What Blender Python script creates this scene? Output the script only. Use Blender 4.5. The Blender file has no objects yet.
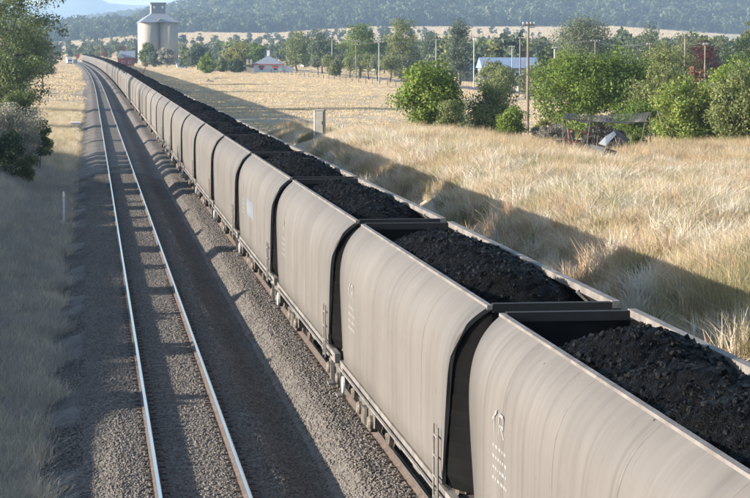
import bpy, math, random
import numpy as np
from mathutils import Vector, Matrix, Euler

# ------------------------------------------------------------------ camera
F = 2250.0                      # focal length in pixels of a 750-wide picture
CAM = Vector((0.0, 0.0, 7.5))   # on a road bridge over the line, rail head = z 0
YAW, PITCH = math.atan(285.8 / 2259.0), math.atan(200.5 / F)
scene = bpy.context.scene
COL = scene.collection
cam_d = bpy.data.cameras.new('camera')
cam_d.sensor_width = 36.0
cam_d.lens = 36.0 * F / 750.0
cam_d.clip_start, cam_d.clip_end = 0.5, 60000.0
cam = bpy.data.objects.new('camera', cam_d)
COL.objects.link(cam)
cam.location = CAM
cam.rotation_euler = Euler((math.pi / 2 - PITCH, 0, -YAW), 'XYZ')
scene.camera = cam
CAM_M = cam.rotation_euler.to_matrix()

# ------------------------------------------------------------------ sky and sun
SUN_EL, SUN_AZ = math.radians(14.8), math.radians(2.0)   # azimuth: degrees behind the square-on line, sun on the left
to_sun = Vector((-math.cos(SUN_EL) * math.cos(SUN_AZ), -math.cos(SUN_EL) * math.sin(SUN_AZ), math.sin(SUN_EL)))
world = bpy.data.worlds.new('World')
scene.world = world
world.use_nodes = True
wt = world.node_tree
sky = wt.nodes.new('ShaderNodeTexSky')
sky.sky_type = 'NISHITA'
sky.sun_disc = False
sky.sun_elevation = SUN_EL
sky.sun_rotation = math.atan2(to_sun.x, to_sun.y)
sky.air_density, sky.dust_density, sky.ozone_density = 1.0, 0.7, 1.5
bg = wt.nodes['Background']
bg.inputs[1].default_value = 0.095
wt.links.new(sky.outputs[0], bg.inputs[0])
sun_d = bpy.data.lights.new('sun', 'SUN')
sun_d.energy = 5.0
sun_d.angle = math.radians(0.5)
sun_d.color = (1.0, 0.915, 0.80)
sun = bpy.data.objects.new('sun', sun_d)
COL.objects.link(sun)
sun.location = (-60, 0, 60)
sun.rotation_euler = (-to_sun).to_track_quat('-Z', 'Y').to_euler()
vs = scene.view_settings
vs.view_transform, vs.look, vs.gamma, vs.use_curve_mapping = 'Standard', 'None', 1.0, False
vs.exposure = 1.6
scene.cycles.use_denoising = True
scene.cycles.adaptive_threshold = .02
scene.cycles.max_bounces = 4
scene.cycles.diffuse_bounces = 2
scene.cycles.glossy_bounces = 2
scene.cycles.transparent_max_bounces = 8

rng = np.random.default_rng(7)
random.seed(7)

# ------------------------------------------------------------------ placing helpers
def smooth(x, a, b):
    t = np.clip((np.asarray(x, float) - a) / (b - a), 0, 1)
    return t * t * (3 - 2 * t)

def curve_x(Y):
    """sideways drift of both tracks where the line bends left"""
    Y = np.asarray(Y, float)
    return -np.clip(Y - 350, 0, None) ** 2 / 100000.0

PX_T = [-900, 40, 60, 140, 200, 270, 370, 570, 610, 730, 1600]
PY_T = [44, 43, 42, 35, 32, 33, 26, 26, 25, 34, 36]
def azi_px(X, Y):
    a = np.arctan2(X, Y) - YAW
    return 375 + 2259 * np.tan(np.clip(a, -1.2, 1.2))

def gz(X, Y):
    """height of the ground"""
    X, Y = np.asarray(X, float), np.asarray(Y, float)
    xr = X - curve_x(Y)
    z = -0.62 + 0 * X
    z = z + (2.75 - 2.4 * smooth(Y, 120, 240)) * smooth(xr, 10.2, 16.2)
    z = z - 1.05 * smooth(xr, 18.5, 29) * (1 - smooth(Y, 150, 230)) * smooth(Y, 30, 80)
    z = z + 1.9 * (1 - smooth(Y, 125, 210)) * smooth(-xr, 1.4, 7.0) + 0.25 * smooth(-xr, 1.5, 8)
    und = 0.10 * np.sin(X * .31 + 1.3 * np.sin(Y * .07)) * np.sin(Y * .19 + .6) + .05 * np.sin(X * .9 + Y * .5)
    z = z + und * (.25 * smooth(xr, 10.5, 14) + .75 * smooth(xr, 18, 24) + smooth(-xr, 2.5, 5))
    py = np.interp(azi_px(X, np.maximum(Y, 1)), PX_T, PY_T)
    ztop = 7.5 + (48.5 - py) / F * 2800
    z = z + (ztop + .5) * np.clip((Y - 1250) / 1550, 0, 1.5) ** 1.35
    return z

def pt(px, py, Y):
    """the point at distance Y down the line seen at pixel (px, py) of the 750-wide photograph"""
    d = CAM_M @ Vector(((px - 375) / F, (249 - py) / F, -1))
    t = Y / d.y
    return CAM + d * t

def at(px, Y):
    """ground point at distance Y under pixel column px"""
    X = pt(px, 60, Y).x
    return Vector((X, Y, float(gz(X, Y))))

def mpp(Y):            # metres per photo pixel at distance Y
    return Y / F

# ------------------------------------------------------------------ materials
MATS = {}
def mat(name, col, rough=.8, var=.15, scale=3.0, bump=0.0, bscale=30.0, metal=0.0, island=0.0, trans=0.0, spec=.3, col2=None, stretch=None, coords='Object', detail=4):
    if name in MATS:
        return MATS[name]
    m = bpy.data.materials.new(name)
    m.use_nodes = True
    nt = m.node_tree
    N, L = nt.nodes, nt.links
    b = N['Principled BSDF']
    b.inputs['Roughness'].default_value = rough
    b.inputs['Metallic'].default_value = metal
    b.inputs['Specular IOR Level'].default_value = spec
    tc = N.new('ShaderNodeTexCoord')
    src = tc.outputs[coords]
    if stretch:
        mp = N.new('ShaderNodeMapping')
        mp.inputs['Scale'].default_value = stretch
        L.new(src, mp.inputs[0])
        src = mp.outputs[0]
    nz = N.new('ShaderNodeTexNoise')
    nz.inputs['Scale'].default_value = scale
    nz.inputs['Detail'].default_value = detail
    L.new(src, nz.inputs['Vector'])
    rp = N.new('ShaderNodeValToRGB')
    c2 = col2 or tuple(c * (1 - var) for c in col)
    c1 = col if col2 else tuple(min(1, c * (1 + var)) for c in col)
    rp.color_ramp.elements[0].position, rp.color_ramp.elements[1].position = .32, .68
    rp.color_ramp.elements[0].color = (*c2, 1)
    rp.color_ramp.elements[1].color = (*c1, 1)
    L.new(nz.outputs[0], rp.inputs[0])
    out = rp.outputs[0]
    if island:
        ge = N.new('ShaderNodeNewGeometry')
        hs = N.new('ShaderNodeHueSaturation')
        mr = N.new('ShaderNodeMapRange')
        mr.inputs['To Min'].default_value = 1 - island
        mr.inputs['To Max'].default_value = 1 + island
        L.new(ge.outputs['Random Per Island'], mr.inputs[0])
        L.new(mr.outputs[0], hs.inputs['Value'])
        mr2 = N.new('ShaderNodeMapRange')
        mr2.inputs['To Min'].default_value = .5 - .03 * island / .3
        mr2.inputs['To Max'].default_value = .5 + .03 * island / .3
        ml = N.new('ShaderNodeMath'); ml.operation = 'MULTIPLY'; ml.inputs[1].default_value = 7.31
        fr = N.new('ShaderNodeMath'); fr.operation = 'FRACT'
        L.new(ge.outputs['Random Per Island'], ml.inputs[0]); L.new(ml.outputs[0], fr.inputs[0]); L.new(fr.outputs[0], mr2.inputs[0])
        L.new(mr2.outputs[0], hs.inputs['Hue'])
        L.new(out, hs.inputs['Color'])
        out = hs.outputs[0]
    L.new(out, b.inputs['Base Color'])
    if bump:
        nb = N.new('ShaderNodeTexNoise')
        nb.inputs['Scale'].default_value = bscale
        nb.inputs['Detail'].default_value = 3
        L.new(src, nb.inputs['Vector'])
        bp = N.new('ShaderNodeBump')
        bp.inputs['Strength'].default_value = bump
        bp.inputs['Distance'].default_value = .05
        L.new(nb.outputs[0], bp.inputs['Height'])
        L.new(bp.outputs[0], b.inputs['Normal'])
    if trans:
        t = N.new('ShaderNodeBsdfTranslucent')
        L.new(out, t.inputs[0])
        mx = N.new('ShaderNodeMixShader')
        mx.inputs[0].default_value = trans
        L.new(b.outputs[0], mx.inputs[1]); L.new(t.outputs[0], mx.inputs[2])
        L.new(mx.outputs[0], N['Material Output'].inputs[0])
    MATS[name] = m
    return m

def leaf(name, col, var=.35):
    return mat('leaf_' + name, col, .6, var, .8, island=.28, trans=.38, spec=.2)

# ------------------------------------------------------------------ mesh builder
class MB:
    def __init__(s):
        s.v, s.f, s.n = [], [], 0
    def add(s, verts, faces):
        s.v.extend(verts); s.f.extend([tuple(i + s.n for i in f) for f in faces]); s.n += len(verts)
        return s
    def box(s, x0, x1, y0, y1, z0, z1, M=None):
        v = [Vector(p) for p in ((x0, y0, z0), (x1, y0, z0), (x1, y1, z0), (x0, y1, z0), (x0, y0, z1), (x1, y0, z1), (x1, y1, z1), (x0, y1, z1))]
        if M is not None: v = [M @ p for p in v]
        return s.add(v, [(0, 3, 2, 1), (4, 5, 6, 7), (0, 1, 5, 4), (1, 2, 6, 5), (2, 3, 7, 6), (3, 0, 4, 7)])
    def cbox(s, c, d, M=None):
        return s.box(c[0] - d[0] / 2, c[0] + d[0] / 2, c[1] - d[1] / 2, c[1] + d[1] / 2, c[2] - d[2] / 2, c[2] + d[2] / 2, M)
    def tube(s, pts, radii, n=6, caps=True):
        pts = [Vector(p) for p in pts]
        if not hasattr(radii, '__len__'): radii = [radii] * len(pts)
        base, vs, fs = 0, [], []
        for i, p in enumerate(pts):
            d = (pts[min(i + 1, len(pts) - 1)] - pts[max(i - 1, 0)])
            d = d.normalized() if d.length > 1e-9 else Vector((0, 0, 1))
            a = d.cross(Vector((0, 0, 1)) if abs(d.z) < .9 else Vector((1, 0, 0))).normalized()
            b = d.cross(a)
            for k in range(n):
                t = 2 * math.pi * k / n
                vs.append(p + (a * math.cos(t) + b * math.sin(t)) * radii[i])
        for i in range(len(pts) - 1):
            for k in range(n):
                k2 = (k + 1) % n
                fs.append((i * n + k, i * n + k2, (i + 1) * n + k2, (i + 1) * n + k))
        if caps:
            fs.append(tuple(range(n - 1, -1, -1))); fs.append(tuple(range((len(pts) - 1) * n, len(pts) * n)))
        return s.add(vs, fs)
    def prism(s, prof, y0, y1, axis='y', closed=True):
        """profile of (a, z) points swept along an axis"""
        n = len(prof)
        if axis == 'y': v = [Vector((a, y0, z)) for a, z in prof] + [Vector((a, y1, z)) for a, z in prof]
        else: v = [Vector((y0, a, z)) for a, z in prof] + [Vector((y1, a, z)) for a, z in prof]
        f = [(i, (i + 1) % n, n + (i + 1) % n, n + i) for i in range(n if closed else n - 1)]
        if closed: f += [tuple(range(n - 1, -1, -1)), tuple(range(n, 2 * n))]
        return s.add(v, f)
    def lathe(s, prof, n=16, M=None):
        """profile of (r, z) points turned about z"""
        v = [Vector((r * math.cos(2 * math.pi * k / n), r * math.sin(2 * math.pi * k / n), z)) for r, z in prof for k in range(n)]
        if M is not None: v = [M @ p for p in v]
        f = [(i * n + k, i * n + (k + 1) % n, (i + 1) * n + (k + 1) % n, (i + 1) * n + k) for i in range(len(prof) - 1) for k in range(n)]
        f += [tuple(range(n - 1, -1, -1)), tuple(range((len(prof) - 1) * n, len(prof) * n))]
        return s.add(v, f)
    def mesh(s, name, m, sm=False):
        me = bpy.data.meshes.new(name)
        me.from_pydata([tuple(v) for v in s.v], [], s.f)
        if m: me.materials.append(m)
        if sm: me.polygons.foreach_set('use_smooth', [True] * len(me.polygons))
        me.update()
        return me
    def build(s, name, m, parent=None, sm=False):
        return obj(name, s.mesh(name, m, sm), parent)

def np_mesh(name, verts, faces, m, sm=False):
    """fast mesh from arrays; faces (n, k)"""
    verts = np.asarray(verts, np.float32); faces = np.asarray(faces, np.int32)
    me = bpy.data.meshes.new(name)
    k = faces.shape[1]
    me.vertices.add(len(verts)); me.vertices.foreach_set('co', verts.ravel())
    me.loops.add(faces.size); me.loops.foreach_set('vertex_index', faces.ravel())
    me.polygons.add(len(faces)); me.polygons.foreach_set('loop_start', np.arange(0, faces.size, k, dtype=np.int32))
    if sm: me.polygons.foreach_set('use_smooth', np.ones(len(faces), bool))
    if m: me.materials.append(m)
    me.update(calc_edges=True); me.validate()
    return me

def grid_faces(nr, nc):
    i, j = np.meshgrid(np.arange(nr - 1), np.arange(nc - 1), indexing='ij')
    a = (i * nc + j).ravel()
    return np.stack([a, a + 1, a + nc + 1, a + nc], 1)

def obj(name, me, parent=None):
    o = bpy.data.objects.new(name, me)
    COL.objects.link(o)
    if parent: o.parent = parent
    return o

def tag(o, label=None, cat=None, group=None, kind=None):
    if label: o['label'] = label
    if cat: o['category'] = cat
    if group: o['group'] = group
    if kind: o['kind'] = kind
    return o

def thing(name, label, cat, loc=(0, 0, 0), rz=0, group=None):
    o = obj(name, None)
    o.empty_display_size = .2
    o.location = loc
    o.rotation_euler = (0, 0, rz)
    return tag(o, label, cat, group)

def share(name, src, parent, loc=None, rot=None, scale=None):
    o = src.copy(); o.name = name
    COL.objects.link(o); o.parent = parent
    if loc is not None: o.location = loc
    if rot is not None: o.rotation_euler = rot
    if scale is not None: o.scale = scale
    return o

def scatter(name, pts, sc, rz, protos, label, cat, seed=1, tilt=0.0, ix=None):
    """uncountable stuff: one object of points, each point carrying one of the proto meshes"""
    r = np.random.default_rng(seed)
    pts = np.asarray(pts, np.float32)
    me = bpy.data.meshes.new(name)
    me.vertices.add(len(pts)); me.vertices.foreach_set('co', pts.ravel())
    for nm, ty, dat in (('sc', 'FLOAT', np.asarray(sc, np.float32)), ('rz', 'FLOAT', np.asarray(rz, np.float32)), ('ix', 'INT', (r.integers(0, len(protos), len(pts)) if ix is None else np.clip(ix, 0, len(protos) - 1)).astype(np.int32)),
                        ('rx', 'FLOAT', r.normal(0, tilt, len(pts)).astype(np.float32) if tilt else np.zeros(len(pts), np.float32))):
        a = me.attributes.new(nm, ty, 'POINT'); a.data.foreach_set('value', dat)
    o = obj(name, me)
    g = bpy.data.node_groups.new(name, 'GeometryNodeTree')
    g.interface.new_socket('Geometry', in_out='INPUT', socket_type='NodeSocketGeometry')
    g.interface.new_socket('Geometry', in_out='OUTPUT', socket_type='NodeSocketGeometry')
    N, L = g.nodes, g.links
    gi, go = N.new('NodeGroupInput'), N.new('NodeGroupOutput')
    ip = N.new('GeometryNodeInstanceOnPoints')
    jn = N.new('GeometryNodeJoinGeometry')
    for p in protos:
        oi = N.new('GeometryNodeObjectInfo')
        oi.inputs['Object'].default_value = p
        oi.inputs['As Instance'].default_value = True
        L.new(oi.outputs['Geometry'], jn.inputs[0])
    def attr(nm, ty):
        a = N.new('GeometryNodeInputNamedAttribute'); a.data_type = ty; a.inputs['Name'].default_value = nm
        return a.outputs['Attribute']
    cx = N.new('ShaderNodeCombineXYZ')
    L.new(attr('rx', 'FLOAT'), cx.inputs[0]); L.new(attr('rz', 'FLOAT'), cx.inputs[2])
    L.new(gi.outputs[0], ip.inputs['Points']); L.new(jn.outputs[0], ip.inputs['Instance'])
    ip.inputs['Pick Instance'].default_value = True
    L.new(attr('ix', 'INT'), ip.inputs['Instance Index'])
    L.new(cx.outputs[0], ip.inputs['Rotation']); L.new(attr('sc', 'FLOAT'), ip.inputs['Scale'])
    L.new(ip.outputs[0], go.inputs[0])
    md = o.modifiers.new('scatter', 'NODES'); md.node_group = g
    return tag(o, label, cat, kind='stuff')

def proto(name, me):
    return bpy.data.objects.new(name, me)      # never linked: only a shape for scatter()

# ================================================================== THE SETTING
def axis(parts):
    out = [parts[0][0]]
    for a, b, st in parts:
        n = max(1, int(round((b - a) / st)))
        out += list(np.linspace(a, b, n + 1)[1:])
    return np.array(out)
def geo(a, b, n):
    return list(np.geomspace(a, b, n))
gx = np.concatenate([-np.array(geo(13, 15000, 46))[::-1], axis([(-12.5, 22, .5)]), axis([(23, 70, 1.6)]), np.array(geo(72, 15000, 46))])
gy = np.concatenate([axis([(-400, -40, 40)]), axis([(-38, 260, 1.6)]), np.array(geo(264, 15000, 150))])
GX, GY = np.meshgrid(gx, gy)
gv = np.stack([GX.ravel(), GY.ravel(), gz(GX, GY).ravel()], 1)
gv[:, 2] = np.where(gv[:, 1] > 3300, np.minimum(gv[:, 2], 20), gv[:, 2])
m_soil = mat('dry_soil', (.46, .37, .26), .95, scale=.35, col2=(.31, .245, .17), bump=.6, bscale=6, coords='Object', detail=8)
ground = tag(obj('ground', np_mesh('ground', gv, grid_faces(len(gy), len(gx)), m_soil, True)), 'dry straw coloured ground spreading from the railway to the hills', kind='structure')

# ---- ballast: one sheet under both tracks
TC1, TC2 = 1.856, 6.34
BP = [(-1.7, -.80), (-1.05, -.60), (-.6, -.52), (.30, -.22), (.45, -.185), (1.1, -.195), (2.6, -.195), (3.22, -.185), (3.38, -.23), (3.98, -.57), (4.35, -.59), (4.80, -.23), (4.95, -.19), (7.75, -.19), (7.9, -.23), (8.6, -.58), (9.6, -.62), (10.6, -.80)]
bx_, bz_ = np.array([p[0] for p in BP]), np.array([p[1] for p in BP])
def ballast_z(xr): return np.interp(xr, bx_, bz_)
bcx = axis([(-1.7, 10.6, .15)])
bcy = np.concatenate([axis([(-20, 130, .2)]), axis([(130.8, 350, .8)]), np.array(geo(352, 1700, 200))])
BX, BY = np.meshgrid(bcx, bcy)
r_ = np.random.default_rng(3)
def ballast_wave(x, y): return .012 * np.sin(y * .83 + 3 * np.sin(y * .31) + 2 * np.sin(x * 2)) * (np.abs(x - TC1) > 1.3) * (np.abs(x - TC2) > 1.3)
BZ = ballast_z(BX) + r_.normal(0, .004, BX.shape) + ballast_wave(BX, BY)
BXX = BX + r_.normal(0, .01, BX.shape) + curve_x(BY) + (.12 * np.sin(BY * .6) + .08 * np.sin(BY * 1.9)) * ((BX < -.2) | (BX > 9))
def ballast_material():
    m = bpy.data.materials.new('ballast_stone'); m.use_nodes = True
    N, L = m.node_tree.nodes, m.node_tree.links
    b = N['Principled BSDF']; b.inputs['Roughness'].default_value = .85
    tc = N.new('ShaderNodeTexCoord')
    vo = N.new('ShaderNodeTexVoronoi'); vo.inputs['Scale'].default_value = 15
    L.new(tc.outputs['Object'], vo.inputs['Vector'])
    bw = N.new('ShaderNodeRGBToBW'); L.new(vo.outputs['Color'], bw.inputs[0])
    rp = N.new('ShaderNodeValToRGB')
    el = rp.color_ramp.elements
    el[0].position = .15; el[0].color = (.068, .061, .055, 1)
    el[1].position = .85; el[1].color = (.14, .125, .112, 1)
    L.new(bw.outputs[0], rp.inputs[0])
    nz = N.new('ShaderNodeTexNoise'); nz.inputs['Scale'].default_value = .5; nz.inputs['Detail'].default_value = 6
    L.new(tc.outputs['Object'], nz.inputs['Vector'])
    mx = N.new('ShaderNodeMix'); mx.data_type = 'RGBA'; mx.blend_type = 'MULTIPLY'; mx.inputs[0].default_value = .6
    L.new(rp.outputs[0], mx.inputs[6])
    r2 = N.new('ShaderNodeValToRGB'); r2.color_ramp.elements[0].color = (.55, .52, .5, 1); r2.color_ramp.elements[1].color = (1.25, 1.2, 1.1, 1)
    r2.color_ramp.elements[0].position, r2.color_ramp.elements[1].position = .35, .65
    L.new(nz.outputs[0], r2.inputs[0]); L.new(r2.outputs[0], mx.inputs[7])
    L.new(mx.outputs[2], b.inputs['Base Color'])
    bp = N.new('ShaderNodeBump'); bp.inputs['Strength'].default_value = .35; bp.inputs['Distance'].default_value = .02
    L.new(vo.outputs['Distance'], bp.inputs['Height']); bp.invert = True
    L.new(bp.outputs[0], b.inputs['Normal'])
    return m
m_ballast = ballast_material()
bv = np.stack([BXX.ravel(), BY.ravel(), BZ.ravel()], 1)
tag(obj('ballast_bed', np_mesh('ballast_bed', bv, grid_faces(len(bcy), len(bcx)), m_ballast, True)), 'grey crushed stone bed under both railway tracks', kind='structure')

# ---- loose ballast stones near the camera
def stone(seed, m):
    r = np.random.default_rng(seed)
    t = (1 + 5 ** .5) / 2
    v = np.array([(-1, t, 0), (1, t, 0), (-1, -t, 0), (1, -t, 0), (0, -1, t), (0, 1, t), (0, -1, -t), (0, 1, -t), (t, 0, -1), (t, 0, 1), (-t, 0, -1), (-t, 0, 1)], float) / 1.9
    f = [(0, 11, 5), (0, 5, 1), (0, 1, 7), (0, 7, 10), (0, 10, 11), (1, 5, 9), (5, 11, 4), (11, 10, 2), (10, 7, 6), (7, 1, 8), (3, 9, 4), (3, 4, 2), (3, 2, 6), (3, 6, 8), (3, 8, 9), (4, 9, 5), (2, 4, 11), (6, 2, 10), (8, 6, 7), (9, 8, 1)]
    v = v * r.uniform(.65, 1.2, (12, 1)) * np.array([1, .8, .65])
    return proto('ballast_stone', np_mesh('ballast_stone', v, np.array(f), m))
stone_mats = [mat('stone_%s' % n, c, .85, .2, 20) for n, c in (('pale', (.175, .157, .140)), ('mid', (.135, .120, .107)), ('dark', (.10, .09, .082)), ('brown', (.14, .118, .10)))]
stones = [stone(i, stone_mats[i % 4]) for i in range(8)]
n = 175000
Ys = 26 + 114 * r_.random(n) ** 1.5
xs = r_.uniform(-1.3, 6.2, n)
keep = (np.abs(xs - (TC1 - .7525)) > .09) & (np.abs(xs - (TC1 + .7525)) > .09) & (np.abs(xs - (TC2 - .7525)) > .09)
Ys, xs = Ys[keep], xs[keep]
scatter('ballast_stones', np.stack([xs, Ys, ballast_z(xs) + ballast_wave(xs, Ys) + .004], 1), r_.uniform(.024, .042, len(xs)), r_.uniform(0, 6.28, len(xs)), stones, 'loose grey ballast stones on the track bed near the viewer', 'ballast', 2, .8)

# ---- rails and sleepers
RAIL = [(-.07, -.17), (.07, -.17), (.07, -.158), (.012, -.135), (.012, -.045), (.036, -.035), (.036, -.006), (.028, 0), (-.028, 0), (-.036, -.006), (-.036, -.035), (-.012, -.045), (-.012, -.135), (-.07, -.158)]
m_rail = mat('rail_side', (.085, .062, .05), .8, .25, 5)
m_head = mat('rail_head', (.62, .63, .66), .22, .08, 6, metal=1.0, stretch=(3, .1, 3))
def rail_mesh(xc):
    ys = np.concatenate([axis([(-20, 350, 10)]), axis([(360, 1500, 15)])])
    k = len(RAIL)
    v = [(xc + a + float(curve_x(y)), y, z) for y in ys for a, z in RAIL]
    f = np.array([(i * k + j, i * k + (j + 1) % k, (i + 1) * k + (j + 1) % k, (i + 1) * k + j) for i in range(len(ys) - 1) for j in range(k)])
    me = np_mesh('rail', v, f, m_rail)
    me.materials.append(m_head)
    idx = np.tile([1 if j in (6, 7, 8) else 0 for j in range(k)], len(ys) - 1)
    me.polygons.foreach_set('material_index', idx.astype(np.int32))
    return me
m_sleeper = mat('sleeper_concrete', (.12, .105, .092), .9, .25, 5, bump=.3, bscale=40)
sl = MB().prism([(-.13, -.42), (.13, -.42), (.11, -.172), (-.11, -.172)], -1.22, 1.22, 'x').mesh('sleeper', m_sleeper)
clip = MB().cbox((0, 0, -.155), (.12, .07, .035)).cbox((.29, 0, -.155), (.12, .07, .035)).mesh('rail_clip', m_rail)
for tc, lab in ((TC1, 'empty railway track with bright rails left of the coal train'), (TC2, 'railway track under the coal train, mostly hidden by the wagons')):
    tr = tag(obj('railway_track', None), lab, kind='structure')
    for sx in (-.7525, .7525):
        obj('rail', rail_mesh(tc + sx), tr)
    for i in range(200):
        y = 27 + i * .61
        s = obj('sleeper', sl, tr); s.location = (tc, y, random.uniform(-.028, -.004)); s.rotation_euler = (0, 0, random.gauss(0, .008))
        if y < 75:
            for sx in (-.7525, .7525):
                c = obj('rail_clip', clip, s); c.location = (sx - .145, 0, 0)

# ---- hills
def hill(name, tab, m, rows, D0, D1, D2, rough, seed, label, base_y=None):
    """a hill given by the skyline it shows: foot at D0, crest at D1, back at D2"""
    r = np.random.default_rng(seed)
    pxs = np.arange(-1200, 1900, 10.0)
    cy = np.interp(pxs, [t[0] for t in tab], [t[1] for t in tab])
    ph = r.uniform(0, 6.28, 8)
    V = []
    for j in range(rows + 8):
        t = j / rows
        for i, px in enumerate(pxs):
            D = D0 + (D1 - D0) * t if t <= 1 else D1 + (D2 - D1) * (t - 1) * rows / 7
            p = pt(px, 48.5, D)
            zc = 7.5 + (48.5 - cy[i]) / F * D1
            z0 = float(gz(pt(px, 48, D0).x, D0)) - 2 if base_y is None else base_y
            if t <= 1: z = z0 + (zc - z0) * (.35 * t + .65 * t * t * (3 - 2 * t))
            else: z = zc + (-5 - zc) * min(1, (t - 1) * rows / 7)
            z += rough * math.sin(math.pi * min(t, 1)) * (math.sin(px * .021 + ph[0] + 3 * t) + .6 * math.sin(px * .053 + ph[1] - 5 * t) + .4 * math.sin(px * .11 + ph[2] + 9 * t))
            V.append((p.x, p.y, z))
    V = np.array(V)
    o = tag(obj(name, np_mesh(name, V, grid_faces(rows + 8, len(pxs)), m, True)), label, kind='structure')
    return V.reshape(rows + 8, len(pxs), 3), pxs
m_forest = mat('forest_floor', (.10, .115, .065), 1, .35, .012, col2=(.05, .062, .038), detail=8)
m_far = mat('far_forest', (.06, .085, .06), 1, .3, .004, detail=6)
hillV, hill_px = hill('wooded_hill', [(-1200, 38), (100, 36), (128, 30), (150, 20), (165, 15), (187, 11), (200, 6), (213, -2), (240, -14), (280, -30), (360, -55), (420, -46), (520, -60), (640, -52), (760, -60), (1100, -40), (1900, -30)], m_forest, 26, 2750, 4300, 5600, 7, 5, 'long hill covered in blue green eucalypt forest filling the skyline')
ridgeV, ridge_px = hill('far_ridge', [(-1200, 30), (0, 29), (47, 29), (84, 24), (121, 19), (139, 17), (170, 15), (260, 20), (1900, 25)], m_far, 16, 5200, 6600, 7600, 6, 8, 'blue wooded ridge behind the pale paddocks left of the silo', 10)
hill('mountain', [(-1200, 22), (-60, 20), (20, 18.5), (60, 17.5), (125, 17), (170, 19), (300, 16), (1900, 14)], m_far, 12, 8200, 9600, 10600, 5, 9, 'pale blue far range just above the wooded ridge', -2)
hill('mountain', [(-1200, 16), (-100, 12), (0, 8), (30, 5), (51, 3), (70, -2), (83, -5), (96, -2), (109, 4), (139, 6), (160, 5), (180, 0), (210, -7), (300, -12), (1900, 10)], m_far, 12, 11500, 13400, 14600, 8, 10, 'palest blue mountain with a low peak at the left skyline', -2)

# ================================================================== THE COAL TRAIN
PITCH_W, LEN = 15.5, 14.55
TAP_Z, TAP_D = [1.0, 1.3, 1.6, 2.3, 2.8, 3.3, 3.6, 3.95], [1.0, 1.0, .92, .62, .45, .34, .22, 0]
def taper(z): return float(np.interp(z, TAP_Z, TAP_D))   # the ends of a wagon lean inwards below the rim
def paint_material():
    m = bpy.data.materials.new('wagon_paint'); m.use_nodes = True
    N, L = m.node_tree.nodes, m.node_tree.links
    b = N['Principled BSDF']; b.inputs['Specular IOR Level'].default_value = .22
    tc = N.new('ShaderNodeTexCoord'); oi = N.new('ShaderNodeObjectInfo')
    of = N.new('ShaderNodeVectorMath'); of.operation = 'ADD'
    sc = N.new('ShaderNodeVectorMath'); sc.operation = 'SCALE'; sc.inputs['Scale'].default_value = 40
    cb = N.new('ShaderNodeCombineXYZ')
    for k in range(3): L.new(oi.outputs['Random'], cb.inputs[k])
    L.new(cb.outputs[0], sc.inputs[0]); L.new(tc.outputs['Object'], of.inputs[0]); L.new(sc.outputs[0], of.inputs[1])
    def noise(scale, stretch, detail, lo, hi, c0, c1):
        mp = N.new('ShaderNodeMapping'); mp.inputs['Scale'].default_value = stretch; L.new(of.outputs[0], mp.inputs[0])
        n = N.new('ShaderNodeTexNoise'); n.inputs['Scale'].default_value = scale; n.inputs['Detail'].default_value = detail; L.new(mp.outputs[0], n.inputs['Vector'])
        r = N.new('ShaderNodeValToRGB'); r.color_ramp.elements[0].position, r.color_ramp.elements[1].position = lo, hi
        r.color_ramp.elements[0].color, r.color_ramp.elements[1].color = (*c0, 1), (*c1, 1)
        L.new(n.outputs[0], r.inputs[0]); return r.outputs[0]
    def mix(kind, f, a, c):
        x = N.new('ShaderNodeMix'); x.data_type = 'RGBA'; x.blend_type = kind
        if hasattr(f, 'links'): L.new(f, x.inputs[0])
        else: x.inputs[0].default_value = f
        L.new(a, x.inputs[6])
        if hasattr(c, 'links'): L.new(c, x.inputs[7])
        else: x.inputs[7].default_value = (*c, 1)
        return x.outputs[2]
    base = noise(1, (.5, .5, .5), 5, .3, .7, (.118, .108, .099), (.150, .137, .126))
    c = mix('MULTIPLY', .8, base, noise(1, (.6, 7, .18), 8, .35, .65, (.90, .895, .89), (1.04, 1.035, 1.03)))
    c = mix('MIX', noise(1, (.5, 3.2, .12), 6, .55, .80, (0, 0, 0), (.6, .6, .6)), c, (.07, .063, .058))
    c = mix('MIX', noise(6, (1, 1, .6), 6, .66, .76, (0, 0, 0), (.6, .6, .6)), c, (.10, .062, .042))
    hs = N.new('ShaderNodeHueSaturation'); mr = N.new('ShaderNodeMapRange'); mr.inputs['To Min'].default_value, mr.inputs['To Max'].default_value = .84, 1.12
    L.new(oi.outputs['Random'], mr.inputs[0]); L.new(mr.outputs[0], hs.inputs['Value']); L.new(c, hs.inputs['Color'])
    L.new(hs.outputs[0], b.inputs['Base Color'])
    b.inputs['Roughness'].default_value = .6
    mp = N.new('ShaderNodeMapping'); mp.inputs['Scale'].default_value = (1, .8, .5); L.new(of.outputs[0], mp.inputs[0])
    nb = N.new('ShaderNodeTexNoise'); nb.inputs['Scale'].default_value = 1.6; nb.inputs['Detail'].default_value = 2; L.new(mp.outputs[0], nb.inputs['Vector'])
    bp = N.new('ShaderNodeBump'); bp.inputs['Strength'].default_value = .35; bp.inputs['Distance'].default_value = .06
    L.new(nb.outputs[0], bp.inputs['Height']); L.new(bp.outputs[0], b.inputs['Normal'])
    return m
m_paint = paint_material()
m_rim = mat('wagon_rim', (.165, .150, .137), .6, .3, 2.5, bump=.2, bscale=30)
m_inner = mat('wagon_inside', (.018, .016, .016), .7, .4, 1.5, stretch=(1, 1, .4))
m_end = mat('wagon_end_shade', (.008, .0077, .0075), .9, .3, 1.2, spec=.03)  # near-black colour stands in for the deep shade between wagons
m_under = mat('underframe', (.10, .088, .075), .85, .35, 3)
m_wheel = mat('wheel_steel', (.13, .11, .095), .6, .3, 6, metal=.4)
m_tread = mat('bearing_cap', (.15, .13, .11), .55, .3, 6)
m_white = mat('white_paint', (.62, .61, .60), .6, .08, 5)
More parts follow.
